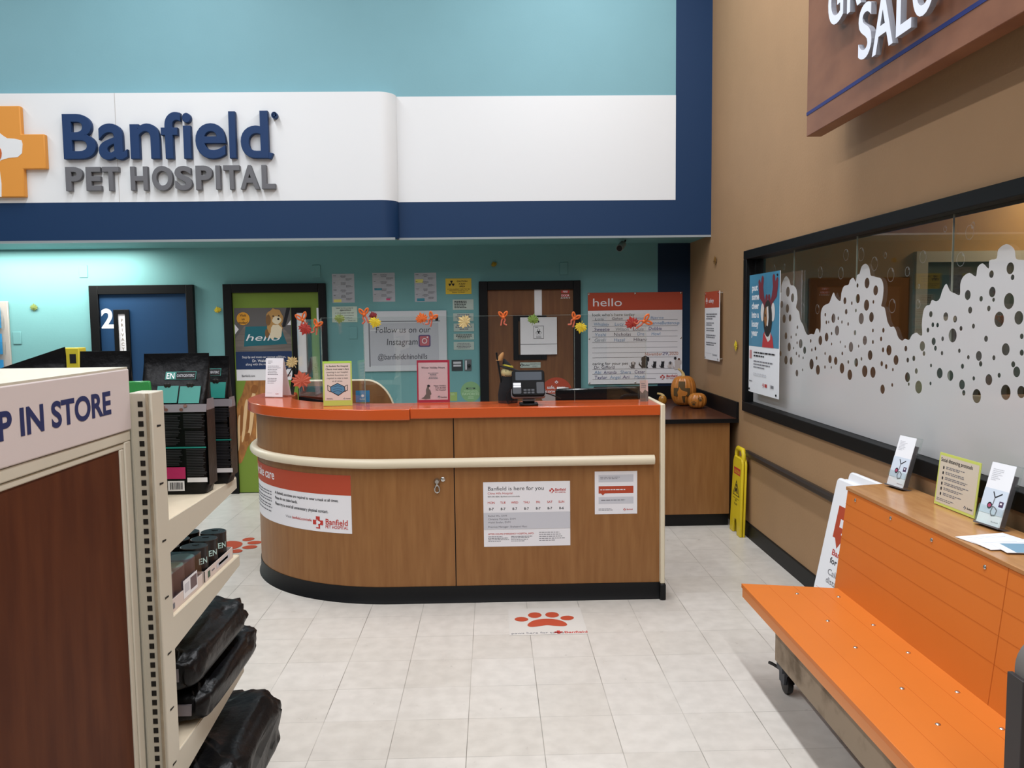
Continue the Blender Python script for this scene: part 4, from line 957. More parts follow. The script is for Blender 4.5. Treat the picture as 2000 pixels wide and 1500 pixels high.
PX1 = (-1.10, 5.33); pane('angled clear plastic guard behind the mask notice', (XA - .004, YP + .008), PX1, 1.17, zg)
pane('leftmost clear plastic guard, turned sideways before the green door', (PX1[0] - .003, PX1[1] + .006), (-1.33, 5.66), 1.17, zg - .01)
LEAFC = {k: mat('leaf_' + k, c, .6, .3, var=.2, vscale=30) for k, c in dict(red='#a5342c', orange='#d8692c', yellow='#d8be2d', green='#6f8a3c', olive='#7a8a4a', cream='#d9c48c', brown='#7d5a2a', gold='#a88f2c', darkred='#7d2328', pink='#c96a52').items()}
VEIN = mat('leaf_vein', '#8a5a2a', .7)
def leaf(label, p, size, c, rot=0, face=(0, -1, 0), curl=.12, group=None):
    face = Vector(face).normalized(); up = Vector((0, 0, 1)); rt = up.cross(face) * -1; rt = face.cross(up) * -1 if rt.length < .1 else rt
    rt = Vector((0, 0, 1)).cross(face); rt.normalize()
    cs, sn = math.cos(rot), math.sin(rot)
    pts = [(a * cs - b * sn, a * sn + b * cs, abs(a)) for a, b in MAPLE]
    p = Vector(p)
    P3 = lambda a, b, k: p + rt * a * size + up * b * size + face * (.003 + k)
    mb = MB(); n_ = len(pts)
    vs = [P3(0, 0, .012)] + [P3(a, b, .004 + curl * size * (a * a + b * b)) for a, b, k in pts]
    vs += [v - face * .0012 for v in vs]
    m_ = n_ + 1
    fs = []
    for i in range(n_):
        j = (i + 1) % n_
        fs += [(0, 1 + i, 1 + j), (m_, m_ + 1 + j, m_ + 1 + i), (1 + i, m_ + 1 + i, m_ + 1 + j, 1 + j)]
    mb.add(vs, fs, LEAFC[c])
    return one('autumn_leaf', mb, label, 'leaf decoration', group)
def bow(label, p, size, rot=0, flip=1):
    size *= .66
    mb = MB(); p = Vector(p)
    def W(a, b, c=0):
        cs, sn = math.cos(rot), math.sin(rot); return p + Vector(((a * cs - b * sn) * size, -.012 + c * size, (a * sn + b * cs) * size))
    for k in (-1, 1):
        mb.tube([W(*q) for q in spline([(0, 0), (k * .25, .18), (k * .3, .42), (k * .1, .3), (0, .02)], 4, False)], .0055, LEAFC['orange'], 6)
        mb.tube([W(*q) for q in spline([(0, 0), (k * .12, -.2), (k * .1 + .08 * flip, -.45), (k * .22, -.6)], 4, False)], [.006] * 13 if False else .005, LEAFC['pink'], 6)
    mb.sphere(W(0, 0), .011, LEAFC['orange'], 8, 6)
    return one('raffia_bow', mb, label, 'bow decoration', smooth=60)
def gp(px, py, y=YP - .004): p = on(px, py, Y=y); return (p.x, y, p.z)
leaf('dark red leaf just above the yellow leaf over the whiteboard', gp(729, 617), .052, 'darkred', .3)
leaf('bright yellow leaf over the upper left of the whiteboard', gp(733, 628, YP - .012), .075, 'yellow', 2.8)
leaf('orange leaf on the guard over the top of the whiteboard', gp(824, 623), .075, 'orange', .25)
leaf('shiny cream leaf over the column of plaques', gp(908, 629), .085, 'cream', .9, curl=.5)
leaf('green leaf on the guard over the biohazard notice', gp(1041, 625), .07, 'green', -.2)
leaf('yellow leaf over the right jamb of the brown door', gp(1134.5, 638), .075, 'yellow', 2.9)
leaf('large red leaf over the handwritten names of the hello board', gp(1234, 632, YP + .0), .085, 'red', .3)
leaf('olive leaf hanging over the thank you plaque', gp(664, 621, 5.05), .065, 'olive', 3.0)
leaf('red leaf on the leftmost guard over the green door window', gp(597, 641, 5.38), .09, 'red', 2.7)
leaf('orange red leaf low on the leftmost guard above the black screen', gp(590, 744, 5.40), .13, 'pink', .2, curl=.3)
leaf('pale curled leaf among the cables behind the tent card', gp(572, 708, 5.7), .09, 'cream', .6, curl=.6)
bow('orange raffia bow on the left edge of the wide guard', gp(712, 615), .13, .1)
bow('orange raffia bow right of the orange leaf over the whiteboard', gp(843, 622), .12, -.5)
bow('orange raffia bow over the left half of the brown door', gp(983, 620), .12, .05, -1)
bow('orange raffia bow over the right jamb of the brown door', gp(1121, 623), .12, -.5)
bow('orange raffia bow beside the red leaf over the hello board', gp(1257, 628, YP + .0), .15, -1.2)
bow('orange raffia bow at the top of the leftmost guard', gp(592, 626, 5.42), .17, .3)
bow('pink orange raffia bow near the white number on the green door', gp(619, 637, 5.22), .13, -.4)
for lab, x, y, c, r_, sz in (('olive green leaf stuck on the wall between brochure rack and blue door', 67, 601, 'olive', 0, .075), ('yellow leaf stuck on the wall between blue and green doors', 426, 606, 'yellow', .3, .07), ('dull gold leaf stuck high on the wall above the brown door corner', 965, 517, 'gold', .4, .06)):
    p = on(x, y, Y=YB - .003); leaf(lab, (p.x, YB - .003, p.z), sz, c, r_)
for lab, x, y, c in (('brown leaf stuck high on the tan wall by the corner', 1398, 510, 'brown'), ('yellow leaf stuck on the tan wall left of the window poster', 1439, 676, 'yellow')):
    p = on(x, y, X=XR - .003); leaf(lab, (XR - .003, p.y, p.z), .085, c, .2, (-1, 0, 0))

# ------------------------------------------------------------------ corner cabinet with pumpkins
YCF = 6.42; XL = 1.22
cb = thing('corner_cabinet', 'wood-look corner cabinet with a dark brown top and black edge behind the counter', 'cabinet', (1.6, 7.2, 0))
KB = mat('cabinet_top', '#5a3626', .22, .5, color2='#4a2a1e', vscale=8)
MB().box(XL, YCF + .03, .1, XR - .065, YB - .008, .84, WOODC).build('body', cb)
MB().box(XL, YCF + .028, .1, XL + .1, YCF + .034, .84, WOODC).build('corner_strip', cb)
MB().box(XL + .01, YCF + .055, 0, XR - .065, YB - .01, .1, RUBBER).build('kick_plate', cb)
MB().prism([(XL - .02, YB - .008), (XL - .02, YCF + .05), (XL + .03, YCF), (XR - .003, YCF), (XR - .003, YB - .008)], lambda a, b, d: (a, b, d), .845, .875, KB).build('worktop', cb, bevel=.003)
MB().prism([(XL - .022, YB - .3), (XL - .022, YCF + .049), (XL + .029, YCF - .003), (XR - .003, YCF - .003), (XR - .003, YCF), (XL + .03, YCF), (XL - .02, YCF + .05), (XL - .02, YB - .3)], lambda a, b, d: (a, b, d), .84, .874, BLACK).build('worktop_edge', cb)
MB().box(XR - .022, YCF, .875, XR - .003, YB - .008, 1.005, BLACK).build('splashback', cb, bevel=.002)
MB().box(1.0, YB - .03, .875, XR - .022, YB - .008, 1.005, BLACK).build('splashback', cb, bevel=.002)
PKO = mat('pumpkin_skin', '#b9742f', .32, .5, var=.2, vscale=8); PKD = mat('pumpkin_hollow', '#4e3b1c', .8); STEMC = mat('pumpkin_stem', '#b8a06a', .8)
def pumpkin(name, label, c, rx, h, ribs, stem, parts=None, hue=None):
    t = thing(name, label, 'pumpkin', c)
    m_ = hue or PKO
    mb = MB(); n, k = 60, 18; vs = []; fs = []
    def R_(i, j):
        f = PI * i / k; a = 2 * PI * j / n
        r = rx * (math.sin(f) ** .62 if 0 < i < k else .02) * (1 - .075 * abs(math.cos(a * ribs / 2)) ** 4 * 1.6 * math.sin(f))
        return Vector(c) + Vector((r * math.cos(a), r * math.sin(a), h / 2 - h / 2 * math.cos(f) * (1 - .1 * math.exp(-((r / rx) / .25) ** 2))))
    for i in range(k + 1):
        for j in range(n): vs.append(R_(i, j))
    for i in range(k):
        for j in range(n): fs.append((i * n + j, i * n + (j + 1) % n, (i + 1) * n + (j + 1) % n, (i + 1) * n + j))
    mb.add(vs, fs, m_); mb.build('shell', t, smooth=70)
    if stem: MB().tube([Vector(c) + Vector(q) for q in ((0, 0, h * .93), (-.004, 0, h * 1.06), (-.02, 0, h * 1.15), (-.05, .0, h * 1.22))], [.022, .014, .011, .009], STEMC, 8).build('stem', t, smooth=60)
    return t
bc = (1.745, 7.42, .8755)
bp = pumpkin('carved_pumpkin', 'tall orange pumpkin carved with a cross and dog outline on the corner cabinet', bc, .115, .275, 18, True)
# carved cross: follows the skin, seen towards the camera
def onskin(c, rx, h, yaw, u, v, off):
    # u, v in metres from the belly centre facing yaw
    z = h / 2 + v; f = math.acos(max(-1, min(1, 1 - 2 * z / h))); r = rx * math.sin(f) ** .62
    a = yaw + u / r; return Vector(c) + Vector(((r + off) * math.cos(a), (r + off) * math.sin(a), z))
def decal(t, part, c, rx, h, yaw, poly, m, off, sub=5):
    dense_ = []
    for (a, b), (a2, b2) in zip(poly, poly[1:] + poly[:1]): dense_ += [(a + (a2 - a) * k / sub, b + (b2 - b) * k / sub) for k in range(sub)]
    bm = bmesh.new(); vs = [bm.verts.new((a, b, 0)) for a, b in dense_]; bm.faces.new(vs)
    bmesh.ops.triangulate(bm, faces=bm.faces); bmesh.ops.subdivide_edges(bm, edges=bm.edges, cuts=2, use_grid_fill=True)
    bm.verts.ensure_lookup_table(); bm.verts.index_update()
    mb = MB().add([onskin(c, rx, h, yaw, v.co.x, v.co.y, off) for v in bm.verts], [[v.index for v in f.verts] for f in bm.faces], m); bm.free()
    return mb.build(part, t, fixn=False)
yaw = math.radians(-112)
decal(bp, 'carved_cross', bc, .115, .275, yaw, [(a * .155, b * .19 - .005) for a, b in CROSS], PKD, .0025)
decal(bp, 'carved_dog', bc, .115, .275, yaw, [(a * .15, b * .17 - .02) for a, b in DOGHEAD], PKO, .005)
sc_ = (1.815, 7.19, .8755)
sp_ = pumpkin('carved_pumpkin', 'small round pumpkin with two paw prints beside the tall carved one', sc_, .082, .135, 12, False)
yaw = math.radians(-105)
for u0, v0 in ((-.03, -.02), (.028, .018)):
    decal(sp_, 'carved_paw', sc_, .082, .135, yaw, ell(u0, v0 - .006, .013, .01, 10), PKD, .003, 2)
    for k in range(4): decal(sp_, 'carved_paw', sc_, .082, .135, yaw, ell(u0 - .017 + .0115 * k, v0 + .009 + (.006 if k in (1, 2) else 0), .0045, .006, 8), PKD, .003, 1)
pumpkin('small_gourd', 'tiny golden gourd left of the tall carved pumpkin', (1.575, 7.52, .8755), .038, .085, 10, True, hue=mat('gourd_skin', '#b07a2c', .25, .5, var=.3, vscale=12))

# security camera under the fascia
p = on(1213, 481, Y=7.6)
sc = thing('security_camera', 'small security camera hanging under the navy fascia near the corner', 'camera', (p.x, 7.6, p.z - .03))
CG = mat('camera_grey', '#7f8a88', .4)
d_ = Vector((-.35, -.8, -.35)).normalized()
c_ = Vector((p.x, 7.6, p.z))
MB().tube([c_ - d_ * .07, c_ + d_ * .06], .032, CG, 16).build('housing', sc, smooth=40)
MB().tube([c_ + d_ * .06, c_ + d_ * .066], .026, BLK, 16).build('lens', sc, smooth=40)
MB().tube([c_ - d_ * .03 + Vector((0, 0, .02)), Vector((p.x + .05, 7.66, ZS - .012)), Vector((p.x + .05, 7.66, ZS - .001))], .008, BLK, 8).build('bracket', sc, smooth=40)
# ------------------------------------------------------------------ raised sign letters on the fascia
LNAVY = mat('letter_navy', '#17355f', .6, .3, bump=.05, bscale=200); LGR = mat('letter_grey', '#66676b', .6, .3, bump=.05, bscale=200); LOR = mat('letter_orange', '#d8923f', .55, .3); LORE = mat('letter_orange_edge', '#c0622e', .55, .3)
def crop(cx, cy): p = on(cx / 3.3333, 150 + cy / 3.3333, Y=YL - .045); return p.x, p.z
def sign_letters(root, spec, ybase, depth, m, off, slope):
    for ch, x0, x1, y0, y1 in spec:
        a0, b1 = crop(x0, y0); a1, b0 = crop(x1, y1)
        vs, fs = raised(ch, off, .06, .008)
        MB().add([(a0 + v[0] * (a1 - a0), ybase - .002 - v[2] * depth, b0 + v[1] * (b1 - b0)) for v in vs], fs, m).build('letter', root, smooth=35)
r1 = thing('wall_lettering', 'large raised navy letters spelling the name on the white fascia', 'sign lettering', (-2.9, YL, 2.95))
sign_letters(r1, [('B', 402, 630, 243, 535), ('a', 635, 832, 305, 540), ('n', 843, 1045, 305, 533), ('f', 1042, 1185, 230, 533), ('i', 1184, 1252, 235, 533), ('e', 1268, 1475, 303, 533), ('l', 1485, 1540, 225, 530), ('d', 1560, 1752, 222, 530), ('®', 1765, 1806, 228, 272)], YL, .05, LNAVY, .012, 0)
a0, b0 = crop(1738, 500); a1, b1 = crop(1780, 535)
MB().prism([crop(1726, 486), crop(1780, 497), crop(1764, 536), crop(1722, 524)], lambda a, b, d: (a, d, b), YL - .0495, YL - .002, LNAVY).build('letter_tail', r1, bevel=.004)
r2 = thing('wall_lettering', 'raised grey capital letters in the lower line on the white fascia', 'sign lettering', (-2.9, YL, 2.8))
sign_letters(r2, [('P', 422, 540, 587, 742), ('E', 555, 660, 587, 741), ('T', 662, 778, 586, 741), ('H', 845, 965, 584, 739), ('O', 985, 1127, 580, 741), ('S', 1133, 1252, 580, 739), ('P', 1270, 1385, 578, 735), ('I', 1400, 1437, 577, 733), ('T', 1452, 1563, 576, 733), ('A', 1560, 1690, 575, 731), ('L', 1700, 1793, 574, 729)], YL, .045, LGR, .028, 0)
# orange cross emblem with the dog cut out
x2, z2 = crop(298, 480); xb, zt_ = crop(140, 190); _, zb_ = crop(150, 783); _, h1 = crop(290, 340); _, h0 = crop(300, 628)
cxm = xb - (zt_ - zb_) * .17; half = x2 - cxm; zc = (zt_ + zb_) / 2; K = zt_ - zb_
em = thing('cross_emblem', 'big orange cross emblem with a white dog outline at the left of the fascia', 'emblem', (cxm, YL, zb_))
MB().prism([(cxm + x * 2 * half, zc + y * K) for x, y in CROSS], lambda a, b, d: (a, d, b), YL - .055, YL - .002, LOR).build('cross', em, bevel=.008)
dh = [crop(*q) for q in [(-150, 783), (15, 783), (15, 700), (5, 620), (-5, 570), (10, 545), (60, 530), (120, 525), (148, 500), (152, 440), (145, 415), (100, 405), (52, 402), (25, 385), (0, 365), (-40, 360), (-60, 300), (-90, 340), (-140, 430), (-170, 560)]]
MB().prism(dh, lambda a, b, d: (a, d, b), YL - .0575, YL - .05, FASC).build('dog_outline', em)
MB().prism(ell(*crop(-22, 500), .05, .07, 14), lambda a, b, d: (a, d, b), YL - .063, YL - .056, LORE).build('nose_mark', em)

# ------------------------------------------------------------------ salon sign on the right wall
XSF = 1.746; SG = mat('sign_walnut', '#85563b', .45, .4, color2='#74472f', vscale=3, stretch=(1.2, 1.2, 2.5))
ss = thing('salon_sign', 'wooden salon sign with raised white letters and a blue stripe high on the tan wall', 'shop sign', (XSF, 3.2, 2.66))
SY1 = 4.56
MB().box(XSF, 1.6, 2.665, 1.828, SY1, 3.75, SG).build('board', ss, bevel=.003)
for y_ in (4.3, 3.0, 1.9): MB().box(1.828, y_ - .05, 3.0, XR, y_ + .05, 3.1, BLACK).build('bracket', ss)
bz = on(1573.5, 225, X=XSF).z; MB().box(XSF - .002, 1.6, bz - .009, XSF, SY1, bz + .009, mat('stripe_blue', '#121f66', .5)).build('stripe', ss)
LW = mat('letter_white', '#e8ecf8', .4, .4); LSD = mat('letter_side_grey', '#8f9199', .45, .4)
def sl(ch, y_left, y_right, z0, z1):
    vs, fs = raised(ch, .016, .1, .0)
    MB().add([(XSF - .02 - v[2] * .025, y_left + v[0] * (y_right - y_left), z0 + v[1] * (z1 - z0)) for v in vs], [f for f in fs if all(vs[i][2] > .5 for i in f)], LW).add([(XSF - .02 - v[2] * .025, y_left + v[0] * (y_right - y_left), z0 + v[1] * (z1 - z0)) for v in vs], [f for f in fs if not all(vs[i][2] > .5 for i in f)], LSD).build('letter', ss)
XT = XSF - .045
def yx(px, py): return on(px, py, X=XT).y
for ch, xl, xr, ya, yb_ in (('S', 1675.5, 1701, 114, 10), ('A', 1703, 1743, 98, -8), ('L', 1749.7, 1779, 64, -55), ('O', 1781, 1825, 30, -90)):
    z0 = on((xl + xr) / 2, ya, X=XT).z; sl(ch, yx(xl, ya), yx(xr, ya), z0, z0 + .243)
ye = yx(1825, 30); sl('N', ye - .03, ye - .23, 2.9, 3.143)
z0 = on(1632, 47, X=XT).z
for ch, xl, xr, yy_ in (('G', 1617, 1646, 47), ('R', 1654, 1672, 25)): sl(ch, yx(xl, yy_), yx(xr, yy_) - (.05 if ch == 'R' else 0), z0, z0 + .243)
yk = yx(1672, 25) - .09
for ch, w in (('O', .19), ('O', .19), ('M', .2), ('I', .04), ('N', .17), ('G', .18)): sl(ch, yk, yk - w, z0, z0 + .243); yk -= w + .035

# ------------------------------------------------------------------ things on the right wall
s = wall_sheet('acrylic_sign', 'small coral and white acrylic sign on standoffs on the tan wall by the corner', 'sign', 1377, 571, 1404, 706, .006, WHITE, wall='right', off=.03, part='panel')
s.rect('header_band', 0, 0, 1, .235, REDO); s.logo('header_lettering', .14, .13, .09, WHITE, REDO); s.text('header_lettering', 'safety', .28, .16, .085, WHITE, bold=1, maxw=.35)
for j, v in enumerate((.32, .45, .53, .63, .74)): s.lines('lettering', .12, .88, v, v + (.1 if j == 0 else .06), 3 if j == 0 else 2, GREYINK, .5, seed=j + 2)
s.text('lettering', 'Banfield', .88, .93, .04, GREYINK, 'R', maxw=.3); s.rect('lettering', .1, .9, .5, .905, LGREY)
for u, v in ((.05, .03), (.95, .03), (.05, .97), (.95, .97)):
    a, b = s.U(u, v); MB().tube([(a - s.w / 2, -.006, s.h - b), (a - s.w / 2, .034, s.h - b)], .009, STEEL, 10).build('standoff', s.root, smooth=40)
done(s)
# reindeer dog poster hung over the left end of the window
s = wall_sheet('window_poster', 'blue poster with an antlered dog at the left end of the etched window', 'poster', 1464.5, 538, 1520, 780, .004, WHITE2, wall='right', off=.026)
s.rect('photo', 0, 0, 1, .605, mat('poster_sky', '#4d93b5', .4, var=.35, vscale=2.0))
for j, tt in enumerate(('put', 'some', 'cheer', 'into a', 'lousy', 'year')): s.text('headline', tt, .09, .135 + .076 * j, .075, WHITE2, bold=2, maxw=(.2, .25, .25, .25, .24, .22)[j])
ANT = mat('antler_red', '#6d2430', .7); DGB = mat('dog_brown_coat', '#8d5f35', .8); DGK = mat('dog_black_coat', '#23201f', .8); SWT = mat('sweater_red', '#b3363a', .8); DGW = mat('dog_white_coat', '#cfcac8', .8)
def thick(part, pts, r, m, e):
    for (a, b), (c, d) in zip(pts, pts[1:]):
        l = math.hypot((c - a) * s.w, (d - b) * s.h); nx, ny = (d - b) * s.h / l * r, -(c - a) * s.w / l * r
        s.poly(part, [(a + nx, b + ny * s.w / s.h), (c + nx, d + ny * s.w / s.h), (c - nx, d - ny * s.w / s.h), (a - nx, b - ny * s.w / s.h)], m, e); s.disc(part, c, d, r, m, e)
for k, m_ in ((-1, ANT), (1, ANT)):
    cx = .64
    thick('picture', [(cx + k * .08, .29), (cx + k * .16, .2), (cx + k * .2, .12), (cx + k * .18, .05)], .04, m_, 1)
    thick('picture', [(cx + k * .14, .22), (cx + k * .25, .18), (cx + k * .28, .1)], .035, m_, 1); thick('picture', [(cx + k * .2, .13), (cx + k * .29, .07)], .03, m_, 1); thick('picture', [(cx + k * .08, .29), (cx + k * .04, .2)], .035, m_, 1)
    s.disc('picture', cx + k * .17, .32, .06, DGW, 2, ry=.1)
s.poly('picture', [(.47, .605), (.5, .5), (.56, .47), (.72, .47), (.8, .52), (.84, .605)], SWT, 1); s.poly('picture', [(.55, .5), (.6, .43), (.75, .43), (.73, .54), (.66, .56)], DGW, 2)
s.disc('picture', .645, .37, .14, DGK, 3, ry=.2); s.poly('picture', [(.54, .31), (.6, .27), (.64, .31), (.63, .4), (.58, .44), (.53, .38)], DGB, 4); s.poly('picture', [(.61, .28), (.66, .27), (.68, .36), (.65, .46), (.6, .46), (.63, .38)], DGW, 5); s.disc('picture', .63, .46, .045, DGK, 6); s.disc('picture', .57, .345, .018, DGK, 6)
s.rect('lettering', .03, .64, .11, .71, mat('pale_red_block', '#c98d8d', .6))
s.lines('lettering', .18, .9, .65, .705, 2, INK, .45, seed=15, fill=1)
s.lines('lettering', .18, .84, .725, .8, 3, GREYINK, .4, seed=2); s.lines('lettering', .18, .8, .83, .86, 2, LGREY, .4, seed=4); s.lines('lettering', .03, .26, .9, .92, 1, GREYINK)
s.logo('logo', .52, .92, .035, RED, WHITE); s.lines('logo', .57, .73, .905, .94, 1, RED, .8, seed=3, fill=1); s.rect('logo', .75, .9, .755, .94, GREYINK); s.lines('logo', .77, .95, .905, .94, 1, GREYINK, .7, seed=4, fill=1)
s.pins([(.94, .03), (.94, .975), (.04, .975)], .008, BLK); done(s)

# folded yellow caution sign leaning in the corner
YS = mat('caution_yellow', '#d9bf22', .42, .4, var=.08); 
ws = Sheet('caution_sign', 'folded yellow wet floor caution sign leaning by the corner cabinet', 'floor sign', .27, .66, .02, YS, part='front_leaf', bevel=.006,
           poly=[(-.135, 0), (-.05, 0), (-.045, .09), (-.02, .115), (.02, .115), (.045, .09), (.05, 0), (.135, 0), (.115, .56), (.09, .6), (-.09, .6), (-.115, .56)])
MB().prism([(-.135, 0), (-.05, 0), (-.045, .09), (-.02, .115), (.02, .115), (.045, .09), (.05, 0), (.135, 0), (.115, .56), (.09, .6), (-.09, .6), (-.115, .56)], lambda a, b, d: (a, d, b), .024, .042, YS).build('rear_leaf', ws.root, bevel=.005)
MB().tube([(-.085, .02, .58), (-.085, .02, .63), (-.06, .02, .662), (.06, .02, .662), (.085, .02, .63), (.085, .02, .58)], .018, YS, 10).build('handle', ws.root, smooth=50)
ws.rect('warning_print', .2, .22, .8, .3, RED); ws.text('warning_print', 'CAUTION', .5, .285, .06, YS, 'C', 1, maxw=.5, e=1)
BKP = mat('caution_black', '#26231a', .6)
ws.poly('warning_print', [(.5, .36), (.82, .55), (.18, .55)], BKP); ws.poly('warning_print', [(.5, .39), (.75, .54), (.25, .54)], YS, 1)
ws.disc('warning_print', .5, .43, .05, BKP, 2); ws.poly('warning_print', [(.44, .45), (.58, .46), (.66, .52), (.56, .52), (.5, .49), (.38, .53), (.34, .51)], BKP, 2); ws.rect('warning_print', .22, .58, .78, .585, BKP)
ws.text('warning_print', 'WET', .5, .62, .035, BKP, 'C', 1); ws.text('warning_print', 'FLOOR', .5, .66, .035, BKP, 'C', 1)
ws.place((1.868, 6.225, 0), -PI / 2, -.035)

# white folding sign behind the bench
af = Sheet('folding_sign', 'white plastic folding sign with a coral emblem leaning behind the far end of the bench', 'floor sign', .56, .82, .03, WHITE2, part='front_leaf', bevel=.01,
           poly=rrect(-.28, 0, .28, .82, .03))
MB().prism(rrect(-.28, 0, .28, .82, .03), lambda a, b, d: (a, d, b), .034, .06, WHITE2).build('rear_leaf', af.root, bevel=.008)
MB().prism(rrect(-.2, .78, .2, .87, .03), lambda a, b, d: (a, d, b), .02, .05, WHITE2).build('handle', af.root, bevel=.008)
af.poly('emblem', [(.17, .17), (.9, .17), (.9, .38), (.36, .38), (.29, .44), (.22, .38), (.17, .38)], REDO); af.logo('emblem', .36, .275, .14, WHITE, REDO, e=1)
for j, (tt, m_, b) in enumerate((('Banfield is here', RED, 1), ('for you', INK, 1), ('Call us for social', GREYINK, 0), ('distancing check-in', GREYINK, 0))): af.text('lettering', tt, .22, .49 + .055 * j + (.02 if j > 1 else 0), .055, m_, bold=b, maxw=(.75, .35, .8, .85)[j])
af.text('lettering', 'Phone: (909)', .22, .77, .05, RED, bold=1, maxw=.6)
af.place((1.725, 4.10, 0), -PI / 2 + .03, -.20)

# ------------------------------------------------------------------ bench with ledge
ZB, YB1, YB0 = .42, 3.74, 1.93
bn = thing('bench', 'long orange bench with a high back and wooden ledge on casters', 'bench', (1.5, 2.8, 0))
MB().prism([(1.17, YB1 + .04), (1.17, YB0), (1.62, YB0), (1.62, YB1 - .06)], lambda a, b, d: (a, b, d), ZB - .02, ZB, BENCHO).build('seat', bn, bevel=.002)
MB().box(1.172, YB0, ZB - .062, 1.19, YB1 + .03, ZB - .02, mat('orange_edge', '#d98545', .45)).build('seat_edge', bn, bevel=.002)
sg = MB()
for x_ in (1.285, 1.40, 1.51): sg.box(x_ - .0008, YB0, ZB, x_ + .0008, YB1 - .01, ZB + .0004, BENCHG)
sg.build('seat_groove', bn)
ZL = .878
tl = (1.645 - 1.592) / (ZL - ZB)
bx = lambda z: 1.592 + (z - ZB) * tl
MB().prism([(bx(ZB - .05), ZB - .05), (bx(ZL), ZL - .004), (bx(ZL) + .02, ZL - .004), (bx(ZB - .05) + .02, ZB - .05)], lambda a, b, d: (a, d, b), YB0, YB1 - .02, BENCHO).build('backrest', bn, bevel=.002)
sg = MB(); 
def bq(y0, z0, y1, z1): return [(bx(z0) - .0006, y0, z0), (bx(z0) - .0006, y1, z0), (bx(z1) - .0006, y1, z1), (bx(z1) - .0006, y0, z1)]
for z_ in (.81, .735, .65, .555): sg.add(bq(YB0, z_, YB1 - .02, z_ + .0016), [(0, 1, 2, 3)], BENCHG)
yj = on(1962, 1112, X=1.63).y; sg.add(bq(yj, ZB, yj + .0025, ZL - .005), [(0, 1, 2, 3)], BENCHG); sg.build('backrest_groove', bn)
MB().prism([(bx(ZL) - .004, YB0), (bx(ZL) - .004, YB1 - .01), (1.925, YB1 + .06), (1.925, YB0)], lambda a, b, d: (a, b, d), ZL - .004, ZL + .012, WOODT).build('ledge', bn, bevel=.002)
GB = mat('worn_grey_board', '#9b8a76', .7, .2, color2='#6f604e', vscale=7, fac=(.3, .5))
MB().box(1.245, YB0, .155, 1.262, 3.52, ZB - .06, GB).box(1.262, 3.50, .155, 1.92, 3.52, ZB - .06, GB).box(1.672, YB0, .155, 1.69, 3.52, ZL - .02, GB).box(1.66, 3.70, .05, 1.92, 3.72, ZL - .004, GB).build('frame_box', bn)
for cx_, cy_ in ((1.30, 3.52), (1.30, 2.1), (1.86, 3.45), (1.86, 2.1)):
    c = MB(); cz_ = .052
    c.lathe([(.03, -.014), (.05, -.012), (.052, 0), (.05, .012), (.03, .014)], (cx_, cy_, cz_), BLK, 18, lambda p: Vector((p.z, p.x, p.y)))
    o = c.build('caster', bn, smooth=40)
    MB().prism([(-.03, .05), (.03, .05), (.035, .105), (-.035, .105)], lambda a, b, d: (cx_ + d, cy_ + a, b), -.024, .024, TGR).build('fork', o)
    MB().box(cx_ - .035, cy_ - .035, .105, cx_ + .035, cy_ + .035, .155, TGR).build('mount_plate', o)
    MB().tube([(cx_ - .02, cy_ + .03, .1), (cx_ - .045, cy_ + .06, .11), (cx_ - .05, cy_ + .085, .105)], .008, BLK, 6).build('brake_lever', o, smooth=50)
bolt = MB().lathe([(.0085, 0), (.0085, .0015), (.005, .004), (.001, .0045)], (0, 0, 0), STEEL, 10)
proto = None
for x_, y_ in ((1557, 1160), (1617, 1213), (1671, 1265), (1762, 1345), (1832, 1415), (1638, 1166), (1706, 1221), (1774, 1275), (1870, 1352), (1957, 1424)):
    p = on(x_, y_, Z=ZB)
    if proto is None: proto = bolt.build('seat_bolt', None, smooth=40); proto.parent = bn; o = proto
    else: o = proto.copy(); COL.objects.link(o)
    o.location = Vector((p.x, p.y, ZB)) - ORG[bn.name]
for x_, y_ in ((1671, 977), (1740, 1012), (1820, 1055), (1924, 1108)):
    q = on(x_, y_, X=1.635); X_ = bx(q.z); q = on(x_, y_, X=X_); X_ = bx(q.z)
    o = proto.copy(); COL.objects.link(o); o.name = 'backrest_bolt'; o.rotation_euler = (0, -PI / 2 + .1, 0); o.location = Vector((X_, q.y, q.z)) - ORG[bn.name]
# grey edged end panel beside the bench
XE, YE = 1.247, 1.86
ep = thing('end_panel', 'tan panel with a grey rounded edge strip at the near end of the bench', 'panel', (1.55, YE, 0))
ze = .925; GT = mat('grey_edge_trim', '#6e6a66', .5, .3)
def epoly(g): return [(XE + g, 0)] + [(XE + .085 - (.085 - g) * math.cos(a), ze - .085 + (.085 - g) * math.sin(a)) for a in [i * PI / 16 for i in range(9)]] + [(1.93, ze - g), (1.93, 0)]
MB().prism(epoly(.012), lambda a, b, d: (a, d, b), YE - .012, YE + .012, mat('peg_tan', '#9b7f52', .7, var=.2, vscale=40)).build('board', ep)
out_, in_ = epoly(0)[:-1], epoly(.022)[:-1]
mb = MB(); n = len(out_); vs = []
for (a, b), (c, d) in zip(out_, in_): vs += [(a, YE - .02, b), (a, YE + .02, b), (c, YE + .02, d), (c, YE - .02, d)]
mb.add(vs, [(i * 4 + j, i * 4 + (j + 1) % 4, (i + 1) * 4 + (j + 1) % 4, (i + 1) * 4 + j) for i in range(n - 1) for j in range(4)] + [(0, 1, 2, 3), tuple((n - 1) * 4 + j for j in (3, 2, 1, 0))], GT).build('edge_strip', ep, smooth=40)
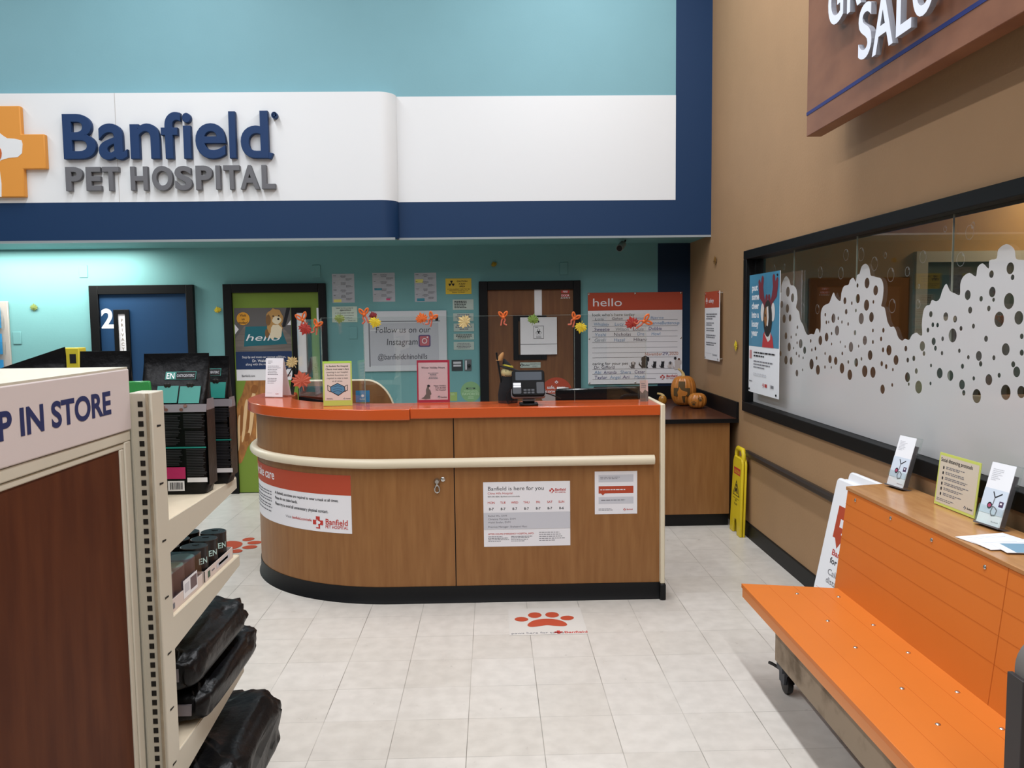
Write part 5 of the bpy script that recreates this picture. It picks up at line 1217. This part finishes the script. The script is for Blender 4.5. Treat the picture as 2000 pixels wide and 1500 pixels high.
MB().prism([(XE - .012, YE - .03), (XE + .03, YE - .03), (XE + .03, YE - .022), (XE + .002, YE - .022), (XE + .002, YE + .03), (XE - .012, YE + .03)], lambda a, b, d: (a, b, d), 0.0, .825, mat('corner_guard', '#2f2a2a', .5)).build('corner_guard', ep, bevel=.002)

# ------------------------------------------------------------------ leaflets on the ledge
ZLE = ZL + .0125
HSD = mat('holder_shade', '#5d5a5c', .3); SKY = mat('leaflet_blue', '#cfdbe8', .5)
def holder(label, x, y, z):
    t = Sheet('leaflet_holder', label, 'leaflet holder', .115, .235, .002, WHITE2, part='leaflet')
    t.lines('lettering', .12, .6, .1, .3, 7, LGREY, .4, seed=int(y * 100)); t.rect('picture', 0, .42, 1, .82, SKY)
    def tk(pts, r, m):
        for (a, b), (c, d) in zip(pts, pts[1:]):
            l = math.hypot((c - a) * t.w, (d - b) * t.h); nx, ny = (d - b) * t.h / l * r, -(c - a) * t.w / l * r
            t.poly('picture', [(a + nx, b + ny * t.w / t.h), (c + nx, d + ny * t.w / t.h), (c - nx, d - ny * t.w / t.h), (a - nx, b - ny * t.w / t.h)], m, 2)
    tk([(.4, .46), (.52, .55), (.78, .47)], .02, INK); tk([(.52, .55), (.5, .66), (.42, .69), (.6, .7), (.72, .74), (.7, .82), (.55, .84), (.48, .78), (.52, .71)], .018, GREYINK)
    t.disc('picture', .38, .69, .1, INK, 3, ry=.11); t.disc('picture', .38, .69, .065, mat('rose_pink', '#b04a6a', .5), 4); t.rect('picture', .74, .59, .92, .68, mat('plum_tag', '#4d3a58', .5), 2); t.rect('picture', .78, .61, .86, .64, WHITE, 3)
    t.text('lettering', 'Banfield', .6, .94, .03, GREYINK, maxw=.3)
    MB().prism([(-.06, 0), (.06, 0), (.06, .07), (.03, .07), (-.03, .07), (-.06, .07)], lambda a, b, d: (a, d, b), -.006, -.004, CLEAR).prism([(-.06, 0), (.06, 0), (.06, .24), (-.06, .24)], lambda a, b, d: (a, d, b), .03, .033, CLEAR).build('holder_shell', t.root)
    MB().prism([(-.006, 0), (.033, 0), (.033, .24), (.026, .24), (.0, .075), (-.006, .07)], lambda a, b, d: (d, a, b), .0575, .06, CLEAR).prism([(-.006, 0), (.033, 0), (.033, .24), (.026, .24), (.0, .075), (-.006, .07)], lambda a, b, d: (d, a, b), -.06, -.0575, CLEAR).build('holder_side', t.root)
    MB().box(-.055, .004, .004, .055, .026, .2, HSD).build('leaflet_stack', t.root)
    MB().box(-.062, -.008, -.004, .062, .05, .002, HSD).build('holder_foot', t.root)
    t.place((x, y, z), -PI / 2 + .16, -.28); return t.root
holder('leaflet holder with stethoscope leaflets at the far end of the ledge', 1.835, 3.66, ZLE + .011)
holder('leaflet holder with stethoscope leaflets right of the green edged notice', 1.835, 2.955, ZLE + .011)
s = Sheet('distancing_notice', 'lime edged social distancing notice standing on the wooden ledge', 'notice', .275, .218, .003, mat('lime_edge', '#c9d36a', .4), part='stand')
s.rect('paper', .03, .05, .97, .95, mat('beige_paper', '#cfc4b2', .6))
s.text('lettering', 'Social distancing protocols', .05, .16, .1, INK, maxw=.78, bold=1)
for j in range(6):
    v = .25 + .1 * j; s.disc('lettering', .14, v + .015, .018, INK); s.rect('lettering', .125, v + .025, .155, v + .05, INK); s.lines('lettering', .2, .85, v - .01, v + .05, 2, GREYINK, .5, seed=j + 3)
s.lines('lettering', .06, .6, .86, .92, 2, GREYINK, .4, seed=12); s.logo('lettering', .76, .87, .06, INK, WHITE); s.text('lettering', 'Banfield', .81, .885, .05, INK, bold=1)
s.place((1.855, 3.215, ZLE + .003), -PI / 2 + .03, -.1)
for k, (x, y, r_, lab) in enumerate(((1.755, 2.80, .2, 'white leaflet lying lowest and farthest on the ledge'), (1.765, 2.72, .05, 'white leaflet lying across the other on the ledge'), (1.80, 2.66, -.1, 'leaflet with a blue picture lying on the white ones on the ledge'))):
    w, l = .2, .11
    t = thing('leaflet', lab, 'leaflet', (x, y, ZLE + .001 + k * .0022)); ORG[t.name] = Vector()
    MB().box(-w / 2, -l / 2, 0, w / 2, l / 2, .0018, WHITE2).build('sheet', t)
    mb = MB()
    if k == 2: mb.box(-w / 2 + .03, -l / 2, .0018, w / 2, l / 2, .0021, mat('leaflet_sky', '#7a9db3', .5)).box(.0, -l / 2 + .01, .0021, .05, -l / 2 + .04, .0023, mat('leaflet_skin', '#c08878', .6))
    else: mb.box(-w / 2 + .02, l / 2 - .03, .0018, w / 2 - .05, l / 2 - .026, .002, LGREY).box(-w / 2 + .02, l / 2 - .045, .0018, w / 2 - .03, l / 2 - .042, .002, LGREY)
    mb.build('picture' if k == 2 else 'lettering', t); t.rotation_euler = (0, 0, r_)

# ------------------------------------------------------------------ paw decals on the floor
def paw(label, c, w, rz, sheet):
    t = thing('paw_decal', label, 'floor decal', (*c, .001)); ORG[t.name] = Vector()
    if sheet: MB().box(-.21, -.2, 0, .21, .2, .0006, mat('clear_vinyl', '#cfcbc4', .3)).build('backing', t)
    mb = MB(); f_ = lambda a, b, d: (a * w, b * w, .0012)
    mb.flat(spline([(-.36, -.22), (-.3, -.29), (-.15, -.27), (0, -.22), (.15, -.27), (.3, -.29), (.37, -.22), (.33, -.08), (.2, .05), (0, .1), (-.2, .05), (-.32, -.08)], 4), f_, 0, REDO)
    for x, y, rx, ry, r_ in ((-.46, .1, .13, .115, -.3), (-.2, .3, .13, .145, -.1), (.13, .3, .13, .145, .1), (.4, .12, .13, .115, .3)): mb.flat(ell(x, y, rx, ry, 18, r_), f_, 0, REDO)
    mb.build('paw_print', t)
    if sheet:
        mb = MB(); f2 = lambda a, b, d: (a, b, .0012); mb.text('paws here for safety', f2, -.2, -.185, .035, GREYINK, 0, 'L', 0); mb.text('Banfield', f2, .085, -.185, .04, RED, 0, 'L', 1); mb.flat([(.055 + x * .045, -.17 + y * .045) for x, y in CROSS], f2, 0, RED); mb.build('lettering', t)
    t.rotation_euler = (0, 0, rz); return t
p = on(1067, 1213, Z=0); paw('coral paw print decal on the floor before the counter', (p.x, p.y + .0), .30, 0, True)
p = on(462, 1066, Z=0); paw('coral paw print decal on the floor left of the counter, turned sideways', (p.x, p.y), .38, -PI / 2, False)
# ------------------------------------------------------------------ shop shelving on the left, seen along its end panel
XP = -.922
PANEL = mat('cherry_laminate', '#5c321c', .55, .12, color2='#4d2716', vscale=4, stretch=(6, 6, .9))
gd = thing('shelf_unit', 'cream metal shop shelving with a cherry wood end panel and a header board', 'shelving', (-1.4, 1.9, 0))
MB().box(XP - .03, .7, .05, XP - .006, 2.04, 1.378, PANEL).build('end_panel', gd)
fr = MB()
fr.box(XP - .03, .7, 1.392, XP, 2.09, 1.418, CREAM).box(XP - .03, .7, 1.376, XP - .003, 2.09, 1.39, CREAM); fr.box(XP - .03, 2.032, 0, XP - .002, 2.052, 1.376, CREAM).box(XP - .03, 2.055, 0, XP, 2.088, 1.392, CREAM); fr.box(XP - .03, .7, 0, XP, 2.032, .05, CREAM)
fr.build('panel_frame', gd, bevel=.003)
HDR = mat('header_pink_white', '#d2c8c6', .5, .3)
hd = MB().box(-1.87, .7, 1.42, XP + .003, 2.092, 1.574, HDR).build('header_board', gd, bevel=.003)
MB().box(-1.87, .7, 1.574, XP - .0, 2.09, 1.579, CREAM).build('header_top', gd)
HNV = mat('header_navy', '#1c2a5c', .5)
mb = MB(); bold = 2
w_ = sum(GLY[2][c][2] for c in 'P IN STORE') * .075; sx = .455 / w_
mb.text('PICK UP IN STORE', lambda a, b, d: (XP + .0036, a, b), 1.985, 1.474, .075, HNV, 0, 'R', 2, sx); mb.build('header_lettering', hd, fixn=False)
# uprights with slots
SLOT = mat('slot_dark', '#1a1611', .8); WORN = mat('worn_cream', '#b3a68f', .5, .3, color2='#9a8d77', vscale=20)
def upright(x0, x1, name='upright'):
    o = MB().box(x0, 2.1, 0, x1, 2.178, 1.512, CREAM).build(name, gd, bevel=.003)
    MB().box(x0 + .004, 2.098, 0, x0 + .008, 2.1, 1.51, CREAM).box(x1 - .014, 2.096, 0, x1 - .008, 2.1, 1.51, WORN).build('ridge', o)
    s_ = MB(); xc = (x0 + x1) / 2
    z = 1.49
    while z > .1: s_.box(xc - .006, 2.0985, z - .014, xc + .006, 2.1, z, SLOT); z -= .0254
    e = s_.build('slots', o)
    k = MB(); z = 1.42
    while z > .2: k.add([(x1 + .0006, 2.125, z), (x1 + .0006, 2.15, z - .0), (x1 + .0006, 2.15, z + .004), (x1 + .0006, 2.125, z + .006)], [(0, 1, 2, 3)], SLOT); z -= .1524
    k.build('notch', o)
upright(-.927, -.869); upright(-1.87, -1.812)
MB().box(-1.812, 2.12, 0, -.927, 2.14, 1.5, CREAM).build('back_panel', gd)
ZSH = (1.163, .896, .520)
SHT = mat('shelf_cream', '#dccfb6', .35, .45)
for z in ZSH:
    o = MB().box(-1.86, 2.182, z - .03, -.874, 2.765, z, SHT).build('shelf', gd, bevel=.002)
    for x in (-.8735, -1.8635): MB().prism([(2.18, z - .002), (2.765, z - .002), (2.765, z - .036), (2.72, z - .04), (2.18, z - .09)], lambda a, b, d: (x + d, a, b), -.0015, .0015, CREAM).build('bracket', o)
    MB().box(-1.86, 2.762, z - .036, -.874, 2.768, z + .002, CREAM).build('price_rail', o)
MB().box(-1.86, 2.182, 0, -.874, 2.86, .17, SHT).build('base_deck', gd, bevel=.003)

# pet food bags standing on the top shelf
BAGM = mat('glossy_black_bag', '#08080a', .36, .22, bump=.45, bscale=22); TEALP = mat('teal_print', '#26857a', .35); GTX = mat('bag_grey_print', '#2f2f33', .4); BAGS = mat('bag_side', '#1f1b19', .35, .5, bump=.3, bscale=20); MAG = mat('magenta_print', '#b52a62', .4); SILV = mat('silver_band', '#807a7e', .3, .5)
def dprof(v): return 1.0 if v < .62 else max(.05, 1 - (v - .62) / .3)
def food_bag(label, cx, yf, w, d, h, z, lean=0.0, seed=1, full=True, group='black pet food bags on the top shelf', topcut=0.0):
    t = thing('pet_food_bag', label, 'pet food bag', (cx, yf + d / 2, z)); 
    if group: t['group'] = group
    q = random.Random(seed); N_ = 40; K_ = 16; vs = []; fs = []
    def P(a, v):
        e = .32; c, s_ = math.cos(a), math.sin(a)
        x = w / 2 * math.copysign(abs(c) ** e, c); y = d / 2 * dprof(v) * math.copysign(abs(s_) ** e, s_)
        if v < .05: k = .93 + 1.4 * v; x *= k; y *= k
        nz = noise.noise(Vector((x * 14 + seed * 7, y * 14, v * 7))) * .006
        return Vector((cx + x * (1 + nz) + lean * v * h * .0, yf + d / 2 + y + nz * (1 if v > .1 else .3) + lean * max(0, v - .6) * h, z + .001 + v * h * (1 - topcut * (.5 - x / w) * max(0, v - .5))))
    for i in range(K_ + 1):
        for j in range(N_): vs.append(P(2 * PI * j / N_, i / K_))
    for i in range(K_):
        for j in range(N_): fs.append((i * N_ + j, i * N_ + (j + 1) % N_, (i + 1) * N_ + (j + 1) % N_, (i + 1) * N_ + j))
    fs += [list(range(N_))[::-1], [K_ * N_ + j for j in range(N_)]]
    MB().add(vs, fs, BAGM).build('bag', t, smooth=60)
    if not full: return t
    def F(x, zz, off):
        v = zz / h; return (cx + x, yf + d / 2 - d / 2 * dprof(v) * 1.0 - .004 - off + lean * max(0, v - .6) * h, z + zz)
    def R_(mb, x0, z0, x1, z1, m, off=0):
        n_ = max(1, int((z1 - z0) / .012)); pts = []
        for i in range(n_ + 1):
            zz = z0 + (z1 - z0) * i / n_; pts += [F(x0, zz, off), F(x1, zz, off)]
        mb.add(pts, [(2 * i, 2 * i + 1, 2 * i + 3, 2 * i + 2) for i in range(n_)], m)
    X = lambda px: (px - 960) / 1600 * 2.5 + .978
    Z = lambda py: (963 - py) / 1600 * 2.5
    lg = MB(); R_(lg, X(316), Z(738), X(376), Z(723), TEALP); R_(lg, X(337), Z(737), X(375), Z(724), BAGM, .0008)
    k = .018
    lg.text('EN', lambda a, b, d: F(a, b, .0012), X(318), Z(736), .024, WHITE2, 0, 'L', 1, .85); lg.text('GASTROENTERIC', lambda a, b, d: F(a, b, .0012), X(338.5), Z(733), .011, GTX if False else LGREY, 0, 'L', 0, .62); lg.build('logo', t, fixn=False)
    tg = MB(); R_(tg, X(304), Z(782), X(345), Z(750), TEALP, .001); R_(tg, X(348), Z(783), X(388), Z(751), TEALP, .001)
    for px in (323, 367):
        for dx in (-3, 3): tg.sphere(F(X(px + dx), Z(749), .003), (.006, .003, .008), BAGS, 8, 6)
    tg.build('tags', t, fixn=False)
    bd = MB(); R_(bd, X(312), Z(800), X(403), Z(785), SILV)
    for px, py in ((320, 790), (326, 795), (355, 795), (362, 788)): bd.flat(ell(X(px), Z(py), .006, .005, 8), lambda a, b, d: F(a, b, .001), 0, mat('kibble_brown', '#6d4a3e', .6))
    bd.build('silver_band', t, fixn=False)
    tx = MB(); qq = random.Random(seed)
    for x0, x1, y0, y1 in ((316, 354, 806, 832), (358, 400, 804, 830), (316, 350, 850, 866), (360, 400, 838, 866), (316, 354, 874, 905), (361, 400, 873, 926), (318, 352, 836, 846)):
        yy_ = y0
        while yy_ < y1: R_(tx, X(x0), Z(yy_ + 1.6), X(x1 - qq.uniform(0, 8)), Z(yy_), GTX); yy_ += 3.2
    R_(tx, X(316), Z(871), X(400), Z(868), TEALP); R_(tx, X(317), Z(931), X(358), Z(908), MAG); R_(tx, X(361), Z(938), X(400), Z(929), WHITE); R_(tx, X(323), Z(955), X(355), Z(935), WHITE)
    xx = 327
    while xx < 351: wd = qq.choice((.8, 1.6)); R_(tx, X(xx), Z(952), X(xx + wd), Z(938), INK, .0006); xx += wd + 1.1
    tx.build('back_print', t, fixn=False)
    # paler folded side
    sd = MB(); xs_ = w / 2 + .0045
    def S(v0, v1, m, y0=.1, y1=.9):
        n_ = 8; pts = []
        for i in range(n_ + 1):
            v = v0 + (v1 - v0) * i / n_
            for f in (y0, y1): pts.append((cx + xs_ * (1 if v > .05 else .95), yf + d / 2 + d * dprof(v) * (f - .5), z + v * h))
        sd.add(pts, [(2 * i, 2 * i + 1, 2 * i + 3, 2 * i + 2) for i in range(n_)], m)
    S(.06, .6, BAGS); S(.6, .68, SILV); sd.build('side_fold', t, fixn=False); return t
ZA = ZSH[0]
food_bag('black pet food bag with a teal logo and tags standing on the top shelf', -.978, 2.50, .20, .09, .43, ZA, .12, 1)
food_bag('black pet food bag half hidden directly behind the one with the teal logo', -.95, 2.655, .18, .085, .415, ZA, .02, 4)
food_bag('black pet food bag just left of the one with the teal logo', -1.165, 2.44, .15, .10, .442, ZA, .05, 7, False)
food_bag('leftmost black pet food bag above the header, its top sloping down to the left', -1.47, 2.50, .32, .09, .455, ZA, .02, 12, False, topcut=.45)
# green pouch and yellow pack
GRN = mat('green_pouch', '#2e8a45', .25, .5, bump=.2, bscale=30); YPK = mat('yellow_pack', '#d8c83a', .4)
t = thing('treat_pouch', 'small green pouch between the header board and the logo bag', 'pouch', (-1.015, 2.36, ZA))
MB().prism([(-.045, 0), (.045, 0), (.048, .2), (.04, .33), (.038, .36), (-.038, .36), (-.04, .33), (-.048, .2)], lambda a, b, d: (-1.015 + a, 2.36 + d * (1 - .8 * b / .36), ZA + .001 + b), -.02, .02, GRN).build('pouch', t, bevel=.006)
MB().box(-1.05, 2.335, ZA + .25, -.985, 2.339, ZA + .27, WHITE2).build('print', t)
t = thing('yellow_pack', 'yellow pack peeking out behind the leftmost black bags', 'pack', (-1.4, 2.72, ZA))
px0, px1 = on(129, 690, Y=2.72), on(160, 690, Y=2.72); zt_ = on(145, 679, Y=2.72).z
MB().prism([(px0.x - .01, ZA + .001), (px1.x, ZA + .001), (px1.x, zt_), (px0.x - .01, zt_)], lambda a, b, d: (a, d, b), 2.7, 2.75, YPK).build('carton', t, bevel=.003)
MB().box(px1.x - .03, 2.699, zt_ - .05, px1.x - .01, 2.7, zt_ - .02, INK).build('print', t)

# tins on the middle shelf
ZC = ZSH[1]
TIN = mat('tin_black', '#151517', .3, .5); LID = mat('tin_lid', '#3a3d40', .25, .5, metal=.7); TINT = mat('tin_teal', '#6d9a90', .35); TINM = mat('tin_mauve', '#6b5a5e', .4)
def tray(label, y0, y1, x0, x1, prints):
    t = thing('carton_tray', label, 'tray', ((x0 + x1) / 2, (y0 + y1) / 2, ZC))
    mb = MB(); th = .002; CT = mat('carton_white', '#d6c9c2', .6)
    mb.box(x0, y0, ZC + .0005, x1, y1, ZC + .003, CT).box(x1 - th, y0, ZC + .003, x1, y1, ZC + .036, CT).box(x0, y0, ZC + .003, x0 + th, y1, ZC + .036, CT).box(x0, y0, ZC + .003, x1, y0 + th, ZC + .036, CT).box(x0, y1 - th, ZC + .003, x1, y1, ZC + .036, CT)
    mb.build('tray', t); prints(t, x1 + .0006); return t
def pr1(t, x):
    mb = MB(); B = lambda a0, b0, a1, b1, m: mb.add([(x, a0, ZC + b0), (x, a1, ZC + b0), (x, a1, ZC + b1), (x, a0, ZC + b1)], [(0, 1, 2, 3)], m)
    B(2.57, .012, 2.70, .028, LGREY); B(2.59, .016, 2.68, .024, INK); B(2.49, .008, 2.51, .028, mat('tray_green', '#3d5a4a', .6)); B(2.525, .018, 2.55, .022, GREYINK); mb.build('print', t, fixn=False)
def pr2(t, x):
    mb = MB(); B = lambda a0, b0, a1, b1, m: mb.add([(x, a0, ZC + b0), (x, a1, ZC + b0), (x, a1, ZC + b1), (x, a0, ZC + b1)], [(0, 1, 2, 3)], m)
    B(2.29, .01, 2.40, .062, WHITE2); x += .0004; B(2.345, .02, 2.395, .055, TINM); B(2.3, .025, 2.335, .05, LGREY); B(2.21, .01, 2.225, .025, GREYINK); mb.build('print', t, fixn=False)
tray('white carton tray of black tins near the front of the middle shelf', 2.462, 2.735, -1.16, -.884, pr1)
tray('white carton tray of teal topped tins next to the post on the middle shelf', 2.19, 2.448, -1.16, -.884, pr2)
def tin(label, x, y, body, r, h, grp, en=False):
    t = thing('food_tin', label, 'tin', (x, y, ZC + .0035), grp)
    z = ZC + .0035
    MB().lathe([(r * .94, 0), (r, .003), (r * .985, .008), (r * .985, h - .012), (r, h - .008), (r, h - .001), (r * .95, h)], (x, y, z), body, 26).build('can', t, smooth=40)
    o = MB().lathe([(r * .93, h - .001), (r * .93, h - .004), (r * .8, h - .004), (r * .78, h - .0025), (r * .01, h - .0025)], (x, y, z + .0012), LID if body is TIN else TINT, 26).build('lid', t, smooth=40)
    if body is TIN: MB().prism([(a + .0, b) for a, b in ell(0, 0, .011, .007, 12)], lambda a, b, d: (x + a, y + b + r * .35, z + h + d), -.001, .0015, LID).build('ring_pull', o)
    if en:
        mb = MB(); mb.text('EN', lambda a, b, d: (x + (r + .001) * math.sin(.95 + a / r), y - (r + .001) * math.cos(.95 + a / r), z + b), -.014, .05, .026, mat('tin_print', '#bfe0da', .5), 0, 'L', 1)
        mb.text('EN', lambda a, b, d: (x + (r + .001) * math.sin(.1 + a / r), y - (r + .001) * math.cos(.1 + a / r), z + b), -.014, .04, .02, TEALP, 0, 'L', 1); mb.build('lettering', t, fixn=False)
    return t
ROW = ('in the outer row', 'in the middle row', 'in the inner row'); COLN = ('nearest the post', 'in the middle', 'at the shelf front')
for i in range(2):
    for j in range(3):
        tin('black tin ' + ROW[i] + ' of the open tray, ' + COLN[j], -.93 - i * .088, 2.51 + j * .088, TIN, .041, .1, 'black tins in the tray', True)
for i in range(2):
    for j in range(3):
        tin('teal topped tin ' + ROW[i] + ' of the wrapped tray, ' + COLN[j], -.93 - i * .088, 2.235 + j * .082, TINM, .0395, .098, 'wrapped teal topped tins')
WRAP = clear('shrink_wrap', (.86, .84, .86), .10, .08)
w_ = MB(); a0, a1, b0, b1, c0_, c1_ = -1.157, -.8865, 2.193, 2.4455, ZC + .03, ZC + .1045
w_.add([(a0, b0, c0_), (a1, b0, c0_), (a1, b1, c0_), (a0, b1, c0_), (a0, b0, c1_), (a1, b0, c1_), (a1, b1, c1_), (a0, b1, c1_)], [(4, 5, 6, 7), (0, 1, 5, 4), (1, 2, 6, 5), (2, 3, 7, 6), (3, 0, 4, 7)], WRAP)
one('shrink_wrap', w_, 'clear film stretched over the teal topped tins', 'film')

# heavy bags lying on the lower shelves
def lying_bag(label, x0, x1, y0, y1, z, h, seed, fold=True):
    t = thing('litter_bag', label, 'bag', ((x0 + x1) / 2, (y0 + y1) / 2, z), 'black bags lying on the lower shelves')
    cx, cy = (x0 + x1) / 2, (y0 + y1) / 2; a_, b_ = (x1 - x0) / 2, (y1 - y0) / 2
    N_, K_ = 128, 24; vs = []; fs = []
    for i in range(K_ + 1):
        f = PI * i / K_
        for j in range(N_):
            a = 2 * PI * j / N_
            e = .2; c, s_ = math.cos(a), math.sin(a); q = max(math.sin(f), .001) ** .26
            x = a_ * q * math.copysign(abs(c) ** e, c); y = b_ * q * math.copysign(abs(s_) ** e, s_)
            zz = h / 2 - h / 2 * math.copysign(abs(math.cos(f)) ** .6, math.cos(f))
            nz = noise.noise(Vector((x * 9 + seed * 5, y * 9, zz * 14))) * .014 + noise.noise(Vector((x * 26 + seed, y * 26, zz * 30))) * .004 - abs(noise.noise(Vector((x * 17 + seed, y * 13 + 3, zz * 20)))) * .022 - abs(noise.noise(Vector((x * 40, y * 34 + seed, zz * 44)))) * .007
            k = min(1, zz / h * 2.5)
            vs.append((cx + x + nz * k, cy + y + nz * k, z + .001 + max(0, zz + nz * k * .8)))
    for i in range(K_):
        for j in range(N_): fs.append((i * N_ + j, i * N_ + (j + 1) % N_, (i + 1) * N_ + (j + 1) % N_, (i + 1) * N_ + j))
    MB().add(vs, fs + [list(range(N_))[::-1], [K_ * N_ + j for j in range(N_)]], BAGM).build('bag', t, smooth=70)
    if fold:
        MB().box(x1 - .09, y0 - .004, z + h * .35, x1 - .05, y0 + .01, z + h * .65, SILV).build('end_label', t)
    return t
ZD = ZSH[2]
lying_bag('flatter black bag lying underneath a plump one on the lower shelf', -1.32, -.83, 2.30, 2.86, ZD + .003, .105, 2)
lying_bag('plump black bag lying on top of another on the lower shelf', -1.32, -.845, 2.26, 2.80, ZD + .115, .125, 5)
lying_bag('black bag lying on the base deck at the bottom edge of the photo', -1.3, -.755, 2.28, 2.86, .17, .24, 8, False)

# brochure rack on the teal wall, far left
rk0, rk1 = on(-90, 590, Y=YB), on(25, 722, Y=YB)
RKG = mat('rack_grey', '#a9a39d', .45)
rk = thing('brochure_rack', 'grey wall rack of blue brochures at the left edge of the photo', 'brochure rack', ((rk0.x + rk1.x) / 2, YB, .9))
MB().box(rk0.x, YB - .025, .9, rk1.x, YB - .001, rk0.z, RKG).build('back_board', rk, bevel=.004)
BRB = mat('brochure_blue', '#3287bd', .45)
for r_, (ya, yb_) in enumerate(((600, 641), (651, 692), (702, 743))):
    for c_ in range(1):
        za, zb_ = on(5, ya, Y=YB - .05).z, on(5, yb_, Y=YB - .05).z
        x1_ = rk1.x - .04 - c_ * .29; x0_ = x1_ - .26
        pk = MB().box(x0_, YB - .075, zb_, x1_, YB - .072, zb_ + .12, CLEAR).box(x0_, YB - .075, zb_ - .004, x1_, YB - .025, zb_, CLEAR).box(x1_ - .003, YB - .072, zb_, x1_, YB - .025, zb_ + .12, CLEAR)
        pk.build('pocket', rk)
        s = Sheet('brochure', 'blue brochure in the ' + ('top', 'second', 'lowest visible')[r_] + ' pocket of the grey wall rack', 'brochure', .225, za - zb_ - .004, .012, BRB, group='blue brochures in the wall rack')
        s.disc('lettering', .5, .2, .06, WHITE2); s.lines('lettering', .2, .8, .31, .36, 1, WHITE2, .9, 'C', seed=40 + r_, fill=1); s.lines('lettering', .2, .8, .4, .46, 1, WHITE2, .5, 'C', seed=c_ + r_); s.lines('lettering', .55, .9, .86, .92, 1, WHITE2)
        s.place(((x0_ + x1_) / 2 - .004, YB - .05, zb_ + .001))
# ------------------------------------------------------------------ lights
def area(name, loc, rot, sx, sy, power, col=(.97, .99, 1.04), spread=PI):
    l = bpy.data.lights.new(name, 'AREA'); l.shape = 'RECTANGLE'; l.size = sx; l.size_y = sy; l.energy = power; l.color = col; l.spread = spread
    o = bpy.data.objects.new(name, l); COL.objects.link(o); o.location = loc; o.rotation_euler = rot; return o
# fluorescent rows under the high ceiling, running along the aisle
for x, e in ((.8, 122), (-2.6, 92), (-5.6, 60)):
    for y in (5.2, 2.2, -.8, -3.2):
        area('ceiling_lamp', (x, y, 5.5), (0, 0, 0), .18, 2.3, e * (1.0 if y > 0 else .8))
# recessed lamp under the fascia, far left
area('recessed_lamp', (-4.2, 7.72, ZS - .016), (0, 0, 0), 1.7, .3, 52, (1, 1, .93))
# salon room lamps
area('salon_lamp', (4.85, 6.4, 2.95), (0, 0, 0), .6, .6, 26, (1, .86, .66))
area('salon_lamp', (3.4, 3.0, 2.95), (0, 0, 0), 1.2, .3, 16, (1, .95, .88))
w = bpy.data.worlds.new('world'); scene.world = w; w.use_nodes = True
w.node_tree.nodes['Background'].inputs[0].default_value = (.86, .9, 1, 1); w.node_tree.nodes['Background'].inputs[1].default_value = .055
# ------------------------------------------------------------------ camera
cd = bpy.data.cameras.new('camera'); cam = bpy.data.objects.new('camera', cd); COL.objects.link(cam)
cd.sensor_width = 36; cd.sensor_fit = 'HORIZONTAL'; cd.lens = 28.8; cd.clip_start = .05
cam.matrix_world = Matrix.Translation(CAM) @ RC.to_4x4()
scene.camera = cam
vs_ = scene.view_settings; vs_.view_transform = 'Standard'; vs_.look = 'None'; vs_.gamma = 1; vs_.use_curve_mapping = False; vs_.exposure = -0.3
scene.cycles.max_bounces = 10; scene.cycles.transparent_max_bounces = 24; scene.cycles.sample_clamp_indirect = 6
